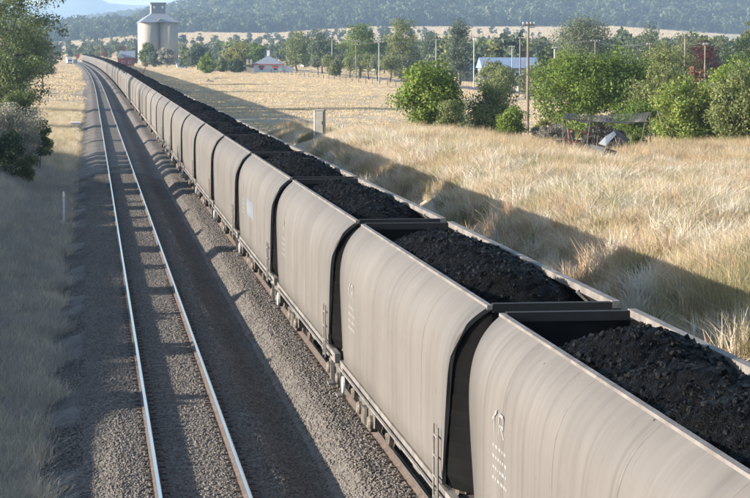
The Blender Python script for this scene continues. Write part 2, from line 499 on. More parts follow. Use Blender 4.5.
m_blue = mat('logo_blue', (.135, .153, .182), .6, .15, 2)
OUT = [(1.30, 1.20), (1.39, 1.28), (1.41, 1.6), (1.41, 2.3), (1.41, 2.8), (1.397, 3.1), (1.345, 3.38), (1.235, 3.62), (1.075, 3.81), (.90, 3.945)]
def chaikin(P, n=2):
    for _ in range(n):
        Q = [P[0]]
        for a, b in zip(P[:-1], P[1:]):
            Q += [(a[0] * .75 + b[0] * .25, a[1] * .75 + b[1] * .25), (a[0] * .25 + b[0] * .75, a[1] * .25 + b[1] * .75)]
        P = Q + [P[-1]]
    return P
OUT = OUT[:3] + chaikin(OUT[3:])
def side_mesh(sx):
    inn = [(a - .06 * (1 if z < 3.3 else .8), z - (.0 if z < 3.3 else .05)) for a, z in OUT]
    prof = [(sx * a, z) for a, z in OUT] + [(sx * a, z) for a, z in inn[::-1]]
    mb = MB()
    ys = np.linspace(-LEN / 2, LEN / 2, 13)
    k = len(prof)
    v = [(a, y * (1 - taper(z) / (LEN / 2)), z) for y in ys for a, z in prof]
    f = [(i * k + j, i * k + (j + 1) % k, (i + 1) * k + (j + 1) % k, (i + 1) * k + j) for i in range(len(ys) - 1) for j in range(k)]
    f += [tuple(range(k)), tuple(range((len(ys) - 1) * k, len(ys) * k))]
    if sx < 0: f = [t[::-1] for t in f]
    mb.add(v, f)
    me = mb.mesh('side_panel', m_paint)
    no = len(OUT)
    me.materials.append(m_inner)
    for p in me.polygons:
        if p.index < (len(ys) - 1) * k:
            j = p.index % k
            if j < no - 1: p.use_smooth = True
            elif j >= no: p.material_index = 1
    return me
side_m = {-1: side_mesh(-1), 1: side_mesh(1)}
mb = MB()
zs = np.linspace(1.22, 3.86, 12)
wz = np.interp(zs, [p[1] for p in OUT], [p[0] for p in OUT]) - .03
cols = 4
for dy in (0, .05):
    for z, w in zip(zs, wz): mb.v += [Vector((-w, -taper(z) - dy, z)), Vector((-.84, -dy, z)), Vector((.84, -dy, z)), Vector((w, -taper(z) - dy, z))]
nz_ = len(zs)
for lay in (0, 1):
    o_ = lay * nz_ * cols
    for i in range(nz_ - 1):
        for j in range(cols - 1):
            q = (o_ + i * cols + j, o_ + i * cols + j + 1, o_ + (i + 1) * cols + j + 1, o_ + (i + 1) * cols + j)
            mb.f.append(q if lay == 0 else q[::-1])
mb.n = len(mb.v)
for z in (1.7, 2.3, 2.9, 3.4):
    mb.box(-.80, .80, .001, .07, z - .05, z + .05)
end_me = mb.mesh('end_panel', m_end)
rim_me = MB().box(-.925, -.85, -LEN / 2 - .02, LEN / 2 + .02, 3.9, 3.965).box(.84, .955, -LEN / 2 - .02, LEN / 2 + .02, 3.9, 4.0).mesh('top_rail', m_rim)
ebm = MB().box(-.838, .838, -.07, .07, 3.86, 3.985).mesh('end_beam', m_inner)
post_me = MB().tube([(.80, 0, 3.92), (.98, 0, 3.75), (1.13, 0, 3.55), (1.22, 0, 3.3)], .035, 6).mesh('stiffener', m_rim)
brace_me = MB().tube([(-1.2, 0, 3.42), (1.2, 0, 3.42)], .05, 8).mesh('cross_brace', m_inner)
sill_me = MB().box(-1.36, -1.24, -LEN / 2, LEN / 2, 1.0, 1.198).box(1.24, 1.36, -LEN / 2, LEN / 2, 1.0, 1.198).mesh('sill', m_rim)
mb = MB().box(-.25, .25, -LEN / 2 + .1, LEN / 2 - .1, .8, 1.12)
for y in (-6.6, -3.6, 3.6, 6.6): mb.box(-1.23, 1.23, y - .12, y + .12, .92, 1.15)
und_me = mb.mesh('underframe', m_under)
mb = MB()
v = [(-1.2, -1.15, 1.25), (1.2, -1.15, 1.25), (1.2, 1.15, 1.25), (-1.2, 1.15, 1.25), (-.75, -.35, .36), (.75, -.35, .36), (.75, .35, .36), (-.75, .35, .36)]
mb.add(v, [(0, 1, 2, 3), (7, 6, 5, 4), (0, 4, 5, 1), (1, 5, 6, 2), (2, 6, 7, 3), (3, 7, 4, 0)])
mb.box(-.85, .85, -.42, .42, .28, .355)
chute_me = mb.mesh('hopper_chute', m_under)
mb = MB()
for s in (-1, 1):
    pr = [(-1.25, .62), (-1.2, .38), (-.72, .34), (-.5, .2), (.5, .2), (.72, .34), (1.2, .38), (1.25, .62), (.8, .68), (.45, .82), (-.45, .82), (-.8, .68)]
    q = MB().prism(pr, s * .96, s * 1.10, 'x'); mb.add(q.v, q.f)
    for y in (-.16, .0, .16):
        mb.tube([(s * 1.13, y, .30), (s * 1.13, y, .62)], .065, 8)
mb.box(-1.0, 1.0, -.2, .2, .45, .78)
for y in (-.875, .875): mb.tube([(-1.0, y, .46), (1.0, y, .46)], .075, 8)
bog_me = mb.mesh('bogie', m_under)
Mx = Matrix.Rotation(math.pi / 2, 4, 'Y')
wh_me = MB().lathe([(.09, -.05), (.36, -.035), (.40, -.06), (.475, -.06), (.485, -.03), (.455, -.02), (.45, .07), (.38, .07), (.35, .03), (.09, .06)], 24, Mx).mesh('wheel', m_wheel)
cap_me = MB().lathe([(.0, -.07), (.10, -.07), (.13, -.03), (.13, .06), (.0, .06)], 14, Mx).mesh('axle_cap', m_tread)
mb = MB().box(-.09, .09, LEN / 2 - .1, LEN / 2 + .36, .82, 1.0).box(-.17, .17, LEN / 2 + .25, LEN / 2 + .475, .76, 1.06)
mb.tube([(-.3, LEN / 2, .9), (-.32, LEN / 2 + .2, .62), (-.28, LEN / 2 + .42, .55)], .03, 6)
coup_me = mb.mesh('coupler', m_under)
mb = MB()
for y in (-LEN / 2 + .95, -LEN / 2 + 1.35):
    mb.tube([(-1.46, y, 1.0), (-1.46, y, 2.1)], .018, 6)
for z in (1.05, 1.35, 1.65, 1.95): mb.tube([(-1.46, -LEN / 2 + .95, z), (-1.46, -LEN / 2 + 1.35, z)], .016, 6)
lad_me = mb.mesh('ladder', m_rim)
hand_me = MB().lathe([(.14, -.02), (.17, -.02), (.17, .02), (.14, .02)], 16, Matrix.Rotation(math.pi / 2, 4, 'Y')).mesh('brake_wheel', m_white)
rail_pipe = MB().tube([(-1.425, -LEN / 2 + .5, 1.10), (-1.425, LEN / 2 - .5, 1.10)], .022, 6).mesh('air_pipe', m_rim)
step_me = MB().box(-1.47, -1.3, -.2, .2, .52, .56).box(-1.38, -1.34, -.2, -.16, .56, 1.0).box(-1.38, -1.34, .16, .2, .56, 1.0).mesh('step', m_rim)
def strokes(segs, w, x=-1.4135):
    """flat white stencil marks painted on the near side; (y, z) strokes"""
    mb = MB()
    for (y0, z0, y1, z1) in segs:
        d = Vector((0, y1 - y0, z1 - z0)); nrm = Vector((0, -d.z, d.y)).normalized() * w / 2
        a, b = Vector((x, y0, z0)), Vector((x, y1, z1))
        mb.add([a - nrm, a + nrm, b + nrm, b - nrm], [(0, 1, 2, 3)])
    return mb
# seen from the left the line runs away to the left, so +y is the left end of the lettering
mb = strokes([(4.9, 2.62, 4.55, 2.78), (4.75, 2.45, 4.75, 2.7), (4.35, 2.45, 4.35, 2.78), (4.35, 2.76, 4.0, 2.76), (4.0, 2.76, 4.0, 2.6), (4.35, 2.6, 4.0, 2.6), (4.25, 2.6, 3.95, 2.45)], .055)
r = random.Random(5)
for row in range(4):
    y = 4.9
    while y > 3.7:
        w = r.uniform(.08, .2); q = strokes([(y, 2.25 - row * .16, y - w, 2.25 - row * .16)], .05); mb.add(q.v, q.f); y -= w + r.uniform(.05, .1)
m_faded = mat('faded_stencil', (.23, .222, .215), .7, .25, 6)
mb.v = [Vector((v[0], 5.6 + (v[1] - 5.6) * .8, 2.9 + (v[2] - 2.6) * .85)) for v in mb.v]
mark_me = mb.mesh('lettering', m_faded)
logo_me = MB().add([(-1.4125, 2.7, 2.25), (-1.4125, -.1, 2.25), (-1.4125, .2, 2.75), (-1.4125, 3.0, 2.75)], [(0, 1, 2, 3)]).mesh('blue_logo', m_blue)
mb = strokes([(2.35 - i * .33, 2.38, 2.35 - i * .33 + .06, 2.62) for i in range(6)], .13, -1.4150)
logo_w = mb.mesh('logo_lettering', mat('logo_white', (.21, .21, .21), .6, .1, 5))

m_coal = mat('coal', (.0035, .0035, .0038), .5, .5, 14, bump=1.0, bscale=45, spec=.05)
m_lump = mat('coal_lump', (.006, .006, .0068), .5, .5, 30, bump=1.0, bscale=60, spec=.22)
def coal_mesh(seed, step):
    r = np.random.default_rng(seed)
    ys = np.arange(-LEN / 2 + .12, LEN / 2 - .1, step)
    nx = int(2.2 / step)
    u = np.linspace(-1, 1, nx)
    ph = r.uniform(0, 6.28, 6)
    t = np.abs(ys + r.normal(0, .25)) / (LEN / 2)
    hy = 4.02 + r.normal(0, .06) - 1.0 * smooth(t, .42, 1.05) + .05 * np.sin(ys * 1.3 + ph[0]) + .04 * np.sin(ys * 2.9 + ph[1])
    Z = hy[:, None] + .10 - .42 * np.abs(u[None, :]) ** 1.7 + .05 * np.sin(ys[:, None] * 2.1 + u[None, :] * 3 + ph[2])
    half = np.interp(Z[:, -1], [p[1] for p in OUT], [p[0] for p in OUT]) - .075
    half = np.where(Z[:, -1] > 3.86, .84, half)
    half = np.where(np.abs(ys) > LEN / 2 - .75, np.minimum(half, .80), half)
    X = u[None, :] * half[:, None]
    Y = ys[:, None] + 0 * X
    lump = r.normal(0, 1, Z.shape); lump = np.where(lump > 1.5, lump * 1.5, lump)
    Z = Z + lump * .30 * step
    X = X + r.normal(0, .25 * step, Z.shape) * (np.abs(u) < .97); Y = Y + r.normal(0, .25 * step, Z.shape)
    V = np.stack([X.ravel(), Y.ravel(), Z.ravel()], 1)
    if step > .06: return np_mesh('coal_load', V, grid_faces(len(ys), nx), m_coal)
    G = grid_faces(len(ys), nx)
    F3 = np.concatenate([G[:, [0, 1, 2]], G[:, [0, 2, 3]]])
    base = len(F3)
    sv = [np.array([v.co[:] for v in st.data.vertices]) for st in stones[:4]]
    sf = np.array([p.vertices[:] for p in stones[0].data.polygons])
    nl = 2600
    pick = r.integers(0, len(V), nl); sz = .014 + .042 * r.random(nl) ** 3.5
    LV, LF = [], []
    for q in range(nl):
        e = Euler(r.uniform(0, 6.28, 3)).to_matrix()
        LV.append(sv[q % 4] @ np.array(e) * sz[q] + V[pick[q]]); LF.append(sf + len(V) + 12 * q)
    me = np_mesh('coal_load', np.concatenate([V] + LV), np.concatenate([F3] + LF), m_coal)
    me.materials.append(m_lump)
    me.polygons.foreach_set('material_index', (np.arange(len(me.polygons)) >= base).astype(np.int32))
    me.update()
    return me
coal_fine = [coal_mesh(s, .05) for s in (1, 2, 3)]
coal_mid = [coal_mesh(s, .09) for s in (4, 5, 6, 7)]
coal_low = [coal_mesh(s, .35) for s in (8, 9, 10)]
mb = MB()
for (a, z), (a2, z2) in zip(OUT[:-1], OUT[1:]):
    mb.add([(-a - .0025, -.016, z), (-a - .0025, .016, z), (-a2 - .0025, .016, z2), (-a2 - .0025, -.016, z2)], [(0, 1, 2, 3)])
seam_me = mb.mesh('weld_seam', mat('seam_paint', (.145, .13, .117), .7, .2, 6))
# plain far wagon: the same shell as one mesh
def far_body():
    me = bpy.data.meshes.new('body')
    mb = MB()
    for part in (side_m[-1], side_m[1], rim_me, sill_me):
        mb.add([v.co.copy() for v in part.vertices], [tuple(p.vertices) for p in part.polygons])
    me2 = mb.mesh('body', m_paint)
    k = 0
    for p in me2.polygons: p.use_smooth = False
    return me2
far_body_me = far_body()
mb = MB()
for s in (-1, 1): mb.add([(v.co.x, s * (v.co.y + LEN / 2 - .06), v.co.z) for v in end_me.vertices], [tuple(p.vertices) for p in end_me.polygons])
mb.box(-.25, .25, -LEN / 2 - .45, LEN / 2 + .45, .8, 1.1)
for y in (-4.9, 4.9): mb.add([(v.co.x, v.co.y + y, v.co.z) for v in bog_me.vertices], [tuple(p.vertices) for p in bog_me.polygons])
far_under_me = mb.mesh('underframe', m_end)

def ordinal(n):
    w = ['nearest', 'second', 'third', 'fourth', 'fifth', 'sixth', 'seventh', 'eighth', 'ninth', 'tenth', 'eleventh', 'twelfth', 'thirteenth', 'fourteenth', 'fifteenth', 'sixteenth', 'seventeenth', 'eighteenth', 'nineteenth', 'twentieth'] + ['twenty ' + q for q in ('first', 'second', 'third', 'fourth', 'fifth', 'sixth', 'seventh', 'eighth', 'ninth')] + ['thirtieth']
    return w[n]
NW = 84
for i in range(NW):
    yc = 45.5 - 1.5 * PITCH_W + i * PITCH_W
    cx = TC2 + float(curve_x(yc))
    ang = math.atan2(float(curve_x(yc + 7) - curve_x(yc - 7)), 14)
    if i == 0: lab = 'nearest grey coal wagon, cut off by the lower right edge of the picture'
    elif i == 3: lab = 'fourth nearest coal wagon, the one with a pale blue logo on its side'
    elif i < 30: lab = '%s nearest taupe grey hopper wagon heaped with black coal' % ordinal(i).capitalize() if i else ''
    elif i < 45: lab = 'distant hopper wagon of the coal train on the shaded straight before the bend'
    else: lab = 'far tiny hopper wagon of the coal train where the line bends left'
    w = thing('coal_wagon', lab, 'coal wagon', (cx, yc, 0), -ang, 'wagons of the loaded coal train')
    if i < 20:
        for s in (-1, 1):
            obj('side_panel', side_m[s], w)
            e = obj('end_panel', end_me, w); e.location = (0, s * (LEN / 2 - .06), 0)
            if s < 0: e.rotation_euler = (0, 0, math.pi)
            b = obj('end_beam', ebm, w); b.location = (0, s * (LEN / 2 - .05), 0)
        obj('top_rail', rim_me, w); obj('sill', sill_me, w); obj('underframe', und_me, w)
        if i < 10:
            for y in (-5.6, -2.0, 2.0, 5.6):
                br = obj('cross_brace', brace_me, w); br.location = (0, y, -.05 if abs(y) > 3 else -.25)
                st = obj('stiffener', post_me, w); st.location = (0, y + .4, 0)
            for y in (-2.4, 0, 2.4): obj('hopper_chute', chute_me, w).location = (0, y, 0)
            obj('coupler', coup_me, w)
            obj('coupler', coup_me, w).rotation_euler = (0, 0, math.pi)
            obj('ladder', lad_me, w); obj('air_pipe', rail_pipe, w)
            hw = obj('brake_wheel', hand_me, w); hw.location = (-1.42, LEN / 2 - 1.1, .86)
            for y in (-6.9, 6.9): obj('step', step_me, w).location = (0, y, 0)
        for y in (-4.9, 4.9):
            bo = obj('bogie', bog_me, w); bo.location = (0, y, 0)
            if i < 10:
                for sx in (-1, 1):
                    for dy in (-.875, .875):
                        wl = obj('wheel', wh_me, bo); wl.location = (sx * .7525, dy, .455); wl.rotation_euler = (random.uniform(0, 6), 0, 0 if sx > 0 else math.pi)
                        obj('axle_cap', cap_me, bo).location = (sx * 1.13, dy, .46)
        if i < 8:
            for y in (-4.35, -1.45, 1.45, 4.35): obj('weld_seam', seam_me, w).location = (0, y, 0)
        if i < 14:
            mk = tag(obj('lettering', mark_me, w), kind='stuff')
            if i % 3 == 1: mk.location = (0, .25, -.06)
        if i == 3:
            lg = obj('blue_logo', logo_me, w); tag(lg, 'pale blue slanted panel with white lettering'); tag(obj('logo_lettering', logo_w, lg), kind='stuff')
        c = obj('coal_load', (coal_fine[i % 3] if i < 5 else coal_mid[i % 4]), w)
        if i % 2: c.rotation_euler = (0, 0, math.pi)
        tag(c, 'heaped black coal')
    else:
        obj('body', far_body_me, w); obj('underframe', far_under_me, w)
        c = obj('coal_load', coal_low[i % 3], w); tag(c, 'heaped black coal')

# ================================================================== GRASS
def clump(name, seed, n, h0, h1, spread, w, lean, m, heads=0.0, hm=None, flat=0):
    """a tuft of bent dry blades, some with seed heads"""
    r = np.random.default_rng(seed)
    V, Fq = [], []
    for k in range(n):
        a, rad = r.uniform(0, 6.28), spread * r.random() ** .6
        bx, by = rad * math.cos(a), rad * math.sin(a)
        h = r.uniform(h0, h1)
        la, lm = r.uniform(0, 6.28), abs(r.normal(0, lean)) * h
        fa = r.uniform(0, 6.28); wx, wy = math.cos(fa) * w / 2, math.sin(fa) * w / 2
        b = len(V)
        for t, ww in ((0, 1), (.55, .8), (1, .15)):
            ox, oy = math.cos(la) * lm * t * t, math.sin(la) * lm * t * t
            z = h * t * (1 - .12 * t)
            V += [(bx + ox - wx * ww, by + oy - wy * ww, z - .03), (bx + ox + wx * ww, by + oy + wy * ww, z - .03)]
        Fq += [(b, b + 1, b + 3, b + 2), (b + 2, b + 3, b + 5, b + 4)]
        if r.random() < heads:
            b = len(V); tx, ty, tz = bx + math.cos(la) * lm, by + math.sin(la) * lm, h * .88 - .03
            s = h * .07
            V += [(tx, ty, tz - s), (tx + wx * 3.0, ty + wy * 3.0, tz), (tx, ty, tz + s), (tx - wx * 3.0, ty - wy * 3.0, tz)]
            Fq += [(b, b + 1, b + 2, b + 3)]
    return proto(name, np_mesh(name, V, np.array(Fq), m))
m_straw = mat('straw_grass', (.65, .505, .315), .8, .25, .25, island=.30, trans=.35)
m_pale = mat('pale_grass', (.67, .57, .42), .8, .2, .25, island=.28, trans=.35)
m_rust = mat('rusty_grass', (.54, .395, .25), .8, .25, .3, island=.32, trans=.35)
m_olivegrass = mat('olive_grass', (.36, .32, .17), .8, .25, .3, island=.3, trans=.35)
m_white_weed = mat('white_weed', (.74, .66, .53), .8, .15, .25, island=.25, trans=.35)
tall_pale = [clump('grass_tuft', 10 + i, 80, .25, .8, .42, .012, .6, (m_olivegrass, m_straw, m_pale, m_straw, m_white_weed)[i], .0) for i in range(5)]
tall_rust = [clump('grass_tuft', 30 + i, 70, .4, 1.15, .45, .013, .55, (m_rust, m_rust, m_straw)[i], 0) for i in range(3)]
m_shadegrass = mat('shade_greyed_grass', (.43, .40, .35), .8, .25, .25, island=.3, trans=.3)  # straw greyed so its colour carries the shade of the left bank
tall_shade = [clump('grass_tuft', 70 + i, 80, .2, .8, .42, .013, .6, (m_shadegrass, m_shadegrass, m_pale)[i], 0) for i in range(3)]
tussocks = [clump('tussock', 90 + i, 130, .2, .75, .22, .014, .8, (m_white_weed, m_olivegrass, m_rust, m_white_weed)[i], 0) for i in range(4)]
m_field = mat('paddock_straw', (.53, .425, .295), .85, .15, .25, island=.2, trans=.35)
short = [clump('grass_patch', 50 + i, 60, .08, .26, 1.0, .06, .5, (m_field, m_field, m_straw, m_field)[i], 0) for i in range(4)]
def fan_points(r, n, y0, y1, px0, px1, power=1.0):
    Y = y0 + (y1 - y0) * r.random(n) ** power
    P = r.uniform(px0, px1, n)
    a = np.arctan((P - 375) / 2259) + YAW
    return Y * np.tan(a), Y
R = np.random.default_rng(21)
CLEAR = [(at(px, Y), r) for px, Y, r in ((320, 150, 1.0), (296, 152, .6), (338.7, 152, .6), (343.3, 153, .6), (62, 107, .5), (75, 237, .9), (575, 117, .7), (600, 116, .8), (575, 120, 1.0))]
def clear(X, Y):
    k = np.ones(len(X), bool)
    for p, r in CLEAR:
        dx, dy = X - p.x, p.y - Y          # a strip running from the thing towards the viewer is left open
        k &= ~((np.abs(dx) < r) & (dy > -r) & (dy < 5.0))
    a, b = at(563, 121).x, at(617, 121).x      # trampled yard in front of the chicken run
    k &= ~((X > a) & (X < b) & (Y > 106) & (Y < 128) & (np.random.default_rng(5).random(len(X)) < .85))
    return k
def in_train(X, Y, m=0.0): 
    xr = X - curve_x(Y)
    return (xr > -1.2 - m) & (xr < 9.9 + m)
def patchy(X, Y, s, ph=0):
    return .5 + .25 * np.sin(X * s + ph + 1.7 * np.sin(Y * s * .8)) + .25 * np.sin(Y * s * 1.3 - ph + 1.3 * np.sin(X * s * 1.1 + 2))
def on_ground(X, Y): return np.stack([X, Y, gz(X, Y)], 1)
ROADX = 74.0
# right bank and verge
X, Y = fan_points(R, 130000, 24, 190, 130, 860, .72)
k = (X > 9.8) & (R.random(len(X)) < -.05 + 1.45 * patchy(X, Y, .35)) & (X < 62)
bare = (smooth(X, 10, 11) - smooth(X, 13, 15)) * (patchy(X, Y, .5, 3) > .55)
k &= R.random(len(X)) > .8 * bare
rusty = (.15 + .85 * smooth(Y + 8 * patchy(X, Y, .3, 1), 88, 118)) * smooth(X - 17 + 4 * patchy(X, Y, .22, 1), 0, 8) * .8
k &= ~((X > 17) & (Y > 138 + 6 * patchy(X, Y, .2)))
k &= clear(X, Y)
isr = R.random(len(X)) < rusty
X1, Y1 = X[k & ~isr], Y[k & ~isr]
hgt = np.where(X1 < 14, .6, .95) * (1 - .5 * smooth(Y1, 140, 190)) * (.55 + .8 * patchy(X1, Y1, .45, 4))
scatter('dry_grass', on_ground(X1, Y1), R.uniform(.65, 1.2, len(X1)) * hgt, R.uniform(0, 6.28, len(X1)), tall_pale, 'pale dry grass on the bank right of the train', 'grass', 3, ix=np.floor(5 * np.clip(patchy(X1, Y1, .33, 8) * .8 + .18 + R.normal(0, .16, len(X1)), 0, .999)))
X1, Y1 = X[k & isr], Y[k & isr]
scatter('tall_weeds', on_ground(X1, Y1), R.uniform(.55, 1.05, len(X1)) * (.55 + .75 * patchy(X1, Y1, .4, 6)), R.uniform(0, 6.28, len(X1)), tall_rust, 'tall rusty seeding grass in front of the trees on the right', 'grass', 4)
X1, Y1 = fan_points(R, 5200, 30, 135, 130, 860, .72)
k = (X1 > 11.5) & (X1 < 60) & clear(X1, Y1) & (R.random(len(X1)) < .3 + patchy(X1, Y1, .6, 9))
X1, Y1 = X1[k], Y1[k]
scatter('grass_tussocks', on_ground(X1, Y1), R.uniform(.9, 1.75, len(X1)), R.uniform(0, 6.28, len(X1)), tussocks, 'coarse tussocks and dry weeds standing out of the bank grass', 'grass', 33)
# left verge, partly shaded bank then bright grass further on
X, Y = fan_points(R, 60000, 24, 330, -160, 95, .8)
k = (X < -1.1 + .25 * np.sin(Y)) & (R.random(len(X)) < .35 + .7 * patchy(X, Y, .4, 2)) & clear(X, Y)
X, Y = X[k], Y[k]
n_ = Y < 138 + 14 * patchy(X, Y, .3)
for sel, pr, lab in ((n_, tall_shade, 'dry grass on the bank left of the empty track, its colour greyed for the shade'), (~n_, tall_pale, 'bright straw grass left of the empty track beyond the bushes')):
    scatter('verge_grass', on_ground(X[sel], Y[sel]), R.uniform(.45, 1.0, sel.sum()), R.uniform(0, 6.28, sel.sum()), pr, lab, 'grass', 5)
# paddock right of the train
X, Y = fan_points(R, 60000, 165, 760, 95, 800, .6)
k = (X - curve_x(Y) > 10.2) & (np.abs(X - ROADX) > 3.6) & (R.random(len(X)) < .1 + 1.1 * patchy(X, Y, .055))
X, Y = X[k], Y[k]
scatter('paddock_grass', on_ground(X, Y), R.uniform(.6, 1.25, len(X)) * (1 + .5 * smooth(Y, 300, 700)), R.uniform(0, 6.28, len(X)), short, 'short bleached grass over the flat paddock behind the train', 'grass', 6)
# the flats and the rising paddocks beyond
X, Y = fan_points(R, 45000, 330, 1350, -150, 900, .6)
k = (~in_train(X, Y, .5)) & (np.abs(X - ROADX) > 4) & ((Y > 740) | (X < 0))
X, Y = X[k], Y[k]
scatter('far_grass', on_ground(X, Y), R.uniform(1.2, 2.4, len(X)), R.uniform(0, 6.28, len(X)), short, 'bleached grass on the flats around the station and the silo', 'grass', 7)
X, Y = fan_points(R, 48000, 1300, 3000, -150, 900, .7)
X, Y = X, Y
scatter('hillside_grass', on_ground(X, Y), R.uniform(2.5, 5.0, len(X)), R.uniform(0, 6.28, len(X)), short, 'pale grazed grass on the rising paddocks below the hills', 'grass', 8)

# ================================================================== TREES
m_bark = mat('bark', (.20, .165, .135), .9, .35, 3, bump=.5, bscale=12, stretch=(1, 1, .3))
m_pale_bark = mat('pale_bark', (.45, .41, .36), .85, .35, 2, stretch=(1, 1, .3))
m_black_bark = mat('dark_bark', (.035, .03, .028), .9, .3, 3)
LEAF = {
    'gum': leaf('gum', (.115, .145, .05)), 'bright': leaf('bright', (.165, .225, .045)), 'deep': leaf('deep', (.125, .180, .036)),
    'olive': leaf('olive', (.175, .20, .075)), 'grey': leaf('grey', (.15, .17, .10)), 'greyblue': leaf('greyblue', (.115, .145, .095)),
    'yellow': leaf('yellow', (.23, .23, .07)), 'dark': leaf('dark', (.045, .075, .030)), 'maroon': leaf('maroon', (.085, .030, .026)),
    'rust': leaf('rust', (.34, .19, .11)), 'dry': leaf('dry', (.31, .285, .23)), 'dead': leaf('dead', (.095, .085, .075)), 'lime': leaf('lime', (.19, .235, .055))}
def tree_meshes(H, Rr, leafmat, seed, n, size, tf=.28, bark=None, clumps=46, gap=.0, weep=0.0, flat=1.0, column=False, trunks=1, csize=.30):
    """trunk with limbs, and a crown of leaf faces gathered in clumps through its volume"""
    r = np.random.default_rng(seed)
    csize = csize * 1.32
    zc, rz = H * (1 + tf) / 2, H * (1 - tf) / 2
    C = []
    while len(C) < clumps:
        p = r.uniform(-1, 1, 3)
        d = np.linalg.norm(p)
        if d > 1 or d < .38: continue
        if p[2] < -.55 and r.random() < .4: continue
        lim = 1.0 if not column else (.95 - .25 * p[2])
        C.append((p[0] * Rr * lim * .86, p[1] * Rr * lim * .86, zc + p[2] * rz * .86 * flat))
    C = np.array(C)
    C[:, :2] *= r.uniform(.72, 1.16, (clumps, 1))
    C[:, 2] += r.normal(0, .05 * H, clumps)
    C[:, 2] = np.clip(C[:, 2], H * tf * .6, H * .97)
    cr = np.minimum(Rr, rz) * csize * r.uniform(.65, 1.35, clumps)
    wgt = cr ** 2; wgt /= wgt.sum()
    which = r.choice(clumps, n, p=wgt)
    q = r.normal(0, 1, (n, 3)); q /= np.linalg.norm(q, axis=1)[:, None]
    q *= (r.random((n, 1)) ** .40)
    q[:, 2] *= .72
    P = C[which] + q * cr[which][:, None]
    P[:, 2] -= weep * np.abs(r.normal(0, 1, n)) * cr[which]
    P[:, 2] = np.maximum(P[:, 2], .05)
    # leaf rhombs
    a = r.normal(0, 1, (n, 3)); a[:, 2] -= weep * 1.5
    a /= np.linalg.norm(a, axis=1)[:, None]
    out = q / np.maximum(np.linalg.norm(q, axis=1)[:, None], 1e-6) + .6 * (P - np.array([0, 0, zc])) / np.array([Rr, Rr, rz])
    b = np.cross(a, out + r.normal(0, .75, (n, 3))); b /= np.linalg.norm(b, axis=1)[:, None]
    s = size * r.uniform(.6, 1.35, (n, 1))
    V = np.stack([P - a * s * .5, P + b * s * .28, P + a * s * .5, P - b * s * .28], 1).reshape(-1, 3)
    crown = np_mesh('crown', V, np.arange(4 * n).reshape(n, 4), leafmat)
    mb = MB()
    tr = max(.05, H * .022) / (trunks ** .5)
    for q_ in range(trunks):
        ox, oy = (r.normal(0, .12 * Rr, 2) if trunks > 1 else (0, 0))
        top = Vector((ox * 2 + r.normal(0, .06 * Rr), oy * 2 + r.normal(0, .06 * Rr), zc + rz * .25))
        base = Vector((ox, oy, -.15))
        mid = base.lerp(top, .5) + Vector((r.normal(0, .05 * H), r.normal(0, .05 * H), 0)) * .6
        path = [base, base.lerp(mid, .5), mid, mid.lerp(top, .5), top]
        mb.tube(path, [tr * 1.25, tr, tr * .85, tr * .6, tr * .25], 7)
        for ci in r.choice(clumps, max(5, min(16, clumps) // trunks), replace=False):
            f = r.uniform(.35, .85)
            st = base.lerp(mid, f * 2) if f < .5 else mid.lerp(top, f * 2 - 1)
            en = Vector(C[ci])
            mm = st.lerp(en, .5) + Vector((0, 0, -.04 * H + weep * .1 * H))
            mb.tube([st, mm, en], [tr * .45, tr * .28, tr * .08], 5, False)
    trunk = mb.mesh('trunk', bark or m_bark, True)
    return trunk, crown
def tree(name, label, px, D, ytop, wpx, leafname, n, size, seed, group=None, cat='tree', loc=None, yb=None, **kw):
    p = Vector(loc) if loc else at(px, D)
    H = pt(px, ytop, D).z - p.z
    t, c = tree_meshes(H, wpx * mpp(D) / 2, LEAF[leafname], seed, n, size, **kw)
    o = thing(name, label, cat, p, random.uniform(-.4, .4), group)
    obj('trunk', t, o); obj('crown', c, o)
    return o
LG = 'trees left of the line'
tree('gum_tree', 'big dark green gum tree hanging over the left edge of the picture', 4, 285, -32, 132, 'gum', 24000, .32, 101, LG, clumps=150, tf=.0, weep=.25, csize=.13)
tree('gum_tree', 'darker bluish tree just behind the big gum, near the caravan shaped truck', 42, 440, 36, 36, 'greyblue', 5000, .4, 102, LG, tf=.1, clumps=40)
tree('gum_tree', 'tall gum behind the big dark gum at the left edge, mostly hidden', 20, 400, 4, 72, 'gum', 6000, .42, 103, LG, tf=.15, weep=.2)
tree('gum_tree', 'farther gum half hidden behind the big left gum, lower than its neighbour', 14, 480, 12, 80, 'greyblue', 6000, .45, 104, LG, tf=.15)
tree('gum_tree', 'far gum by the left edge seen only through gaps in the big gum', 24, 580, 22, 62, 'grey', 5000, .5, 105, LG, tf=.15)
tree('gum_tree', 'younger gum in front of the big gum at the left edge', 2, 225, 40, 92, 'gum', 14000, .26, 106, LG, tf=.0, clumps=90, csize=.2, weep=.2)
SB = 'scrub on the left verge'
tree('shrub', 'grey brown dry scrub bush on the left bank', 14, 128, 98, 62, 'dry', 17000, .11, 111, SB, 'shrub', tf=.02, clumps=50, trunks=5, bark=m_pale_bark)
tree('shrub', 'dark green bush between the dry scrub and the track', 36, 140, 113, 30, 'gum', 8000, .14, 112, SB, 'shrub', tf=.03, clumps=34, trunks=3)
tree('shrub', 'low dark bush at the left edge below the dry scrub', 3, 120, 128, 40, 'dark', 9000, .12, 113, SB, 'shrub', tf=.02, clumps=34, trunks=4)
tree('shrub', 'dull green sapling between dry scrub and big gum', 20, 190, 90, 34, 'gum', 6000, .18, 114, SB, 'shrub', tf=.05, clumps=30, trunks=2)
tree('shrub', 'small low bush at the foot of the dark green bush', 24, 122, 150, 26, 'gum', 3000, .11, 115, SB, 'shrub', tf=.02, clumps=24, trunks=3)
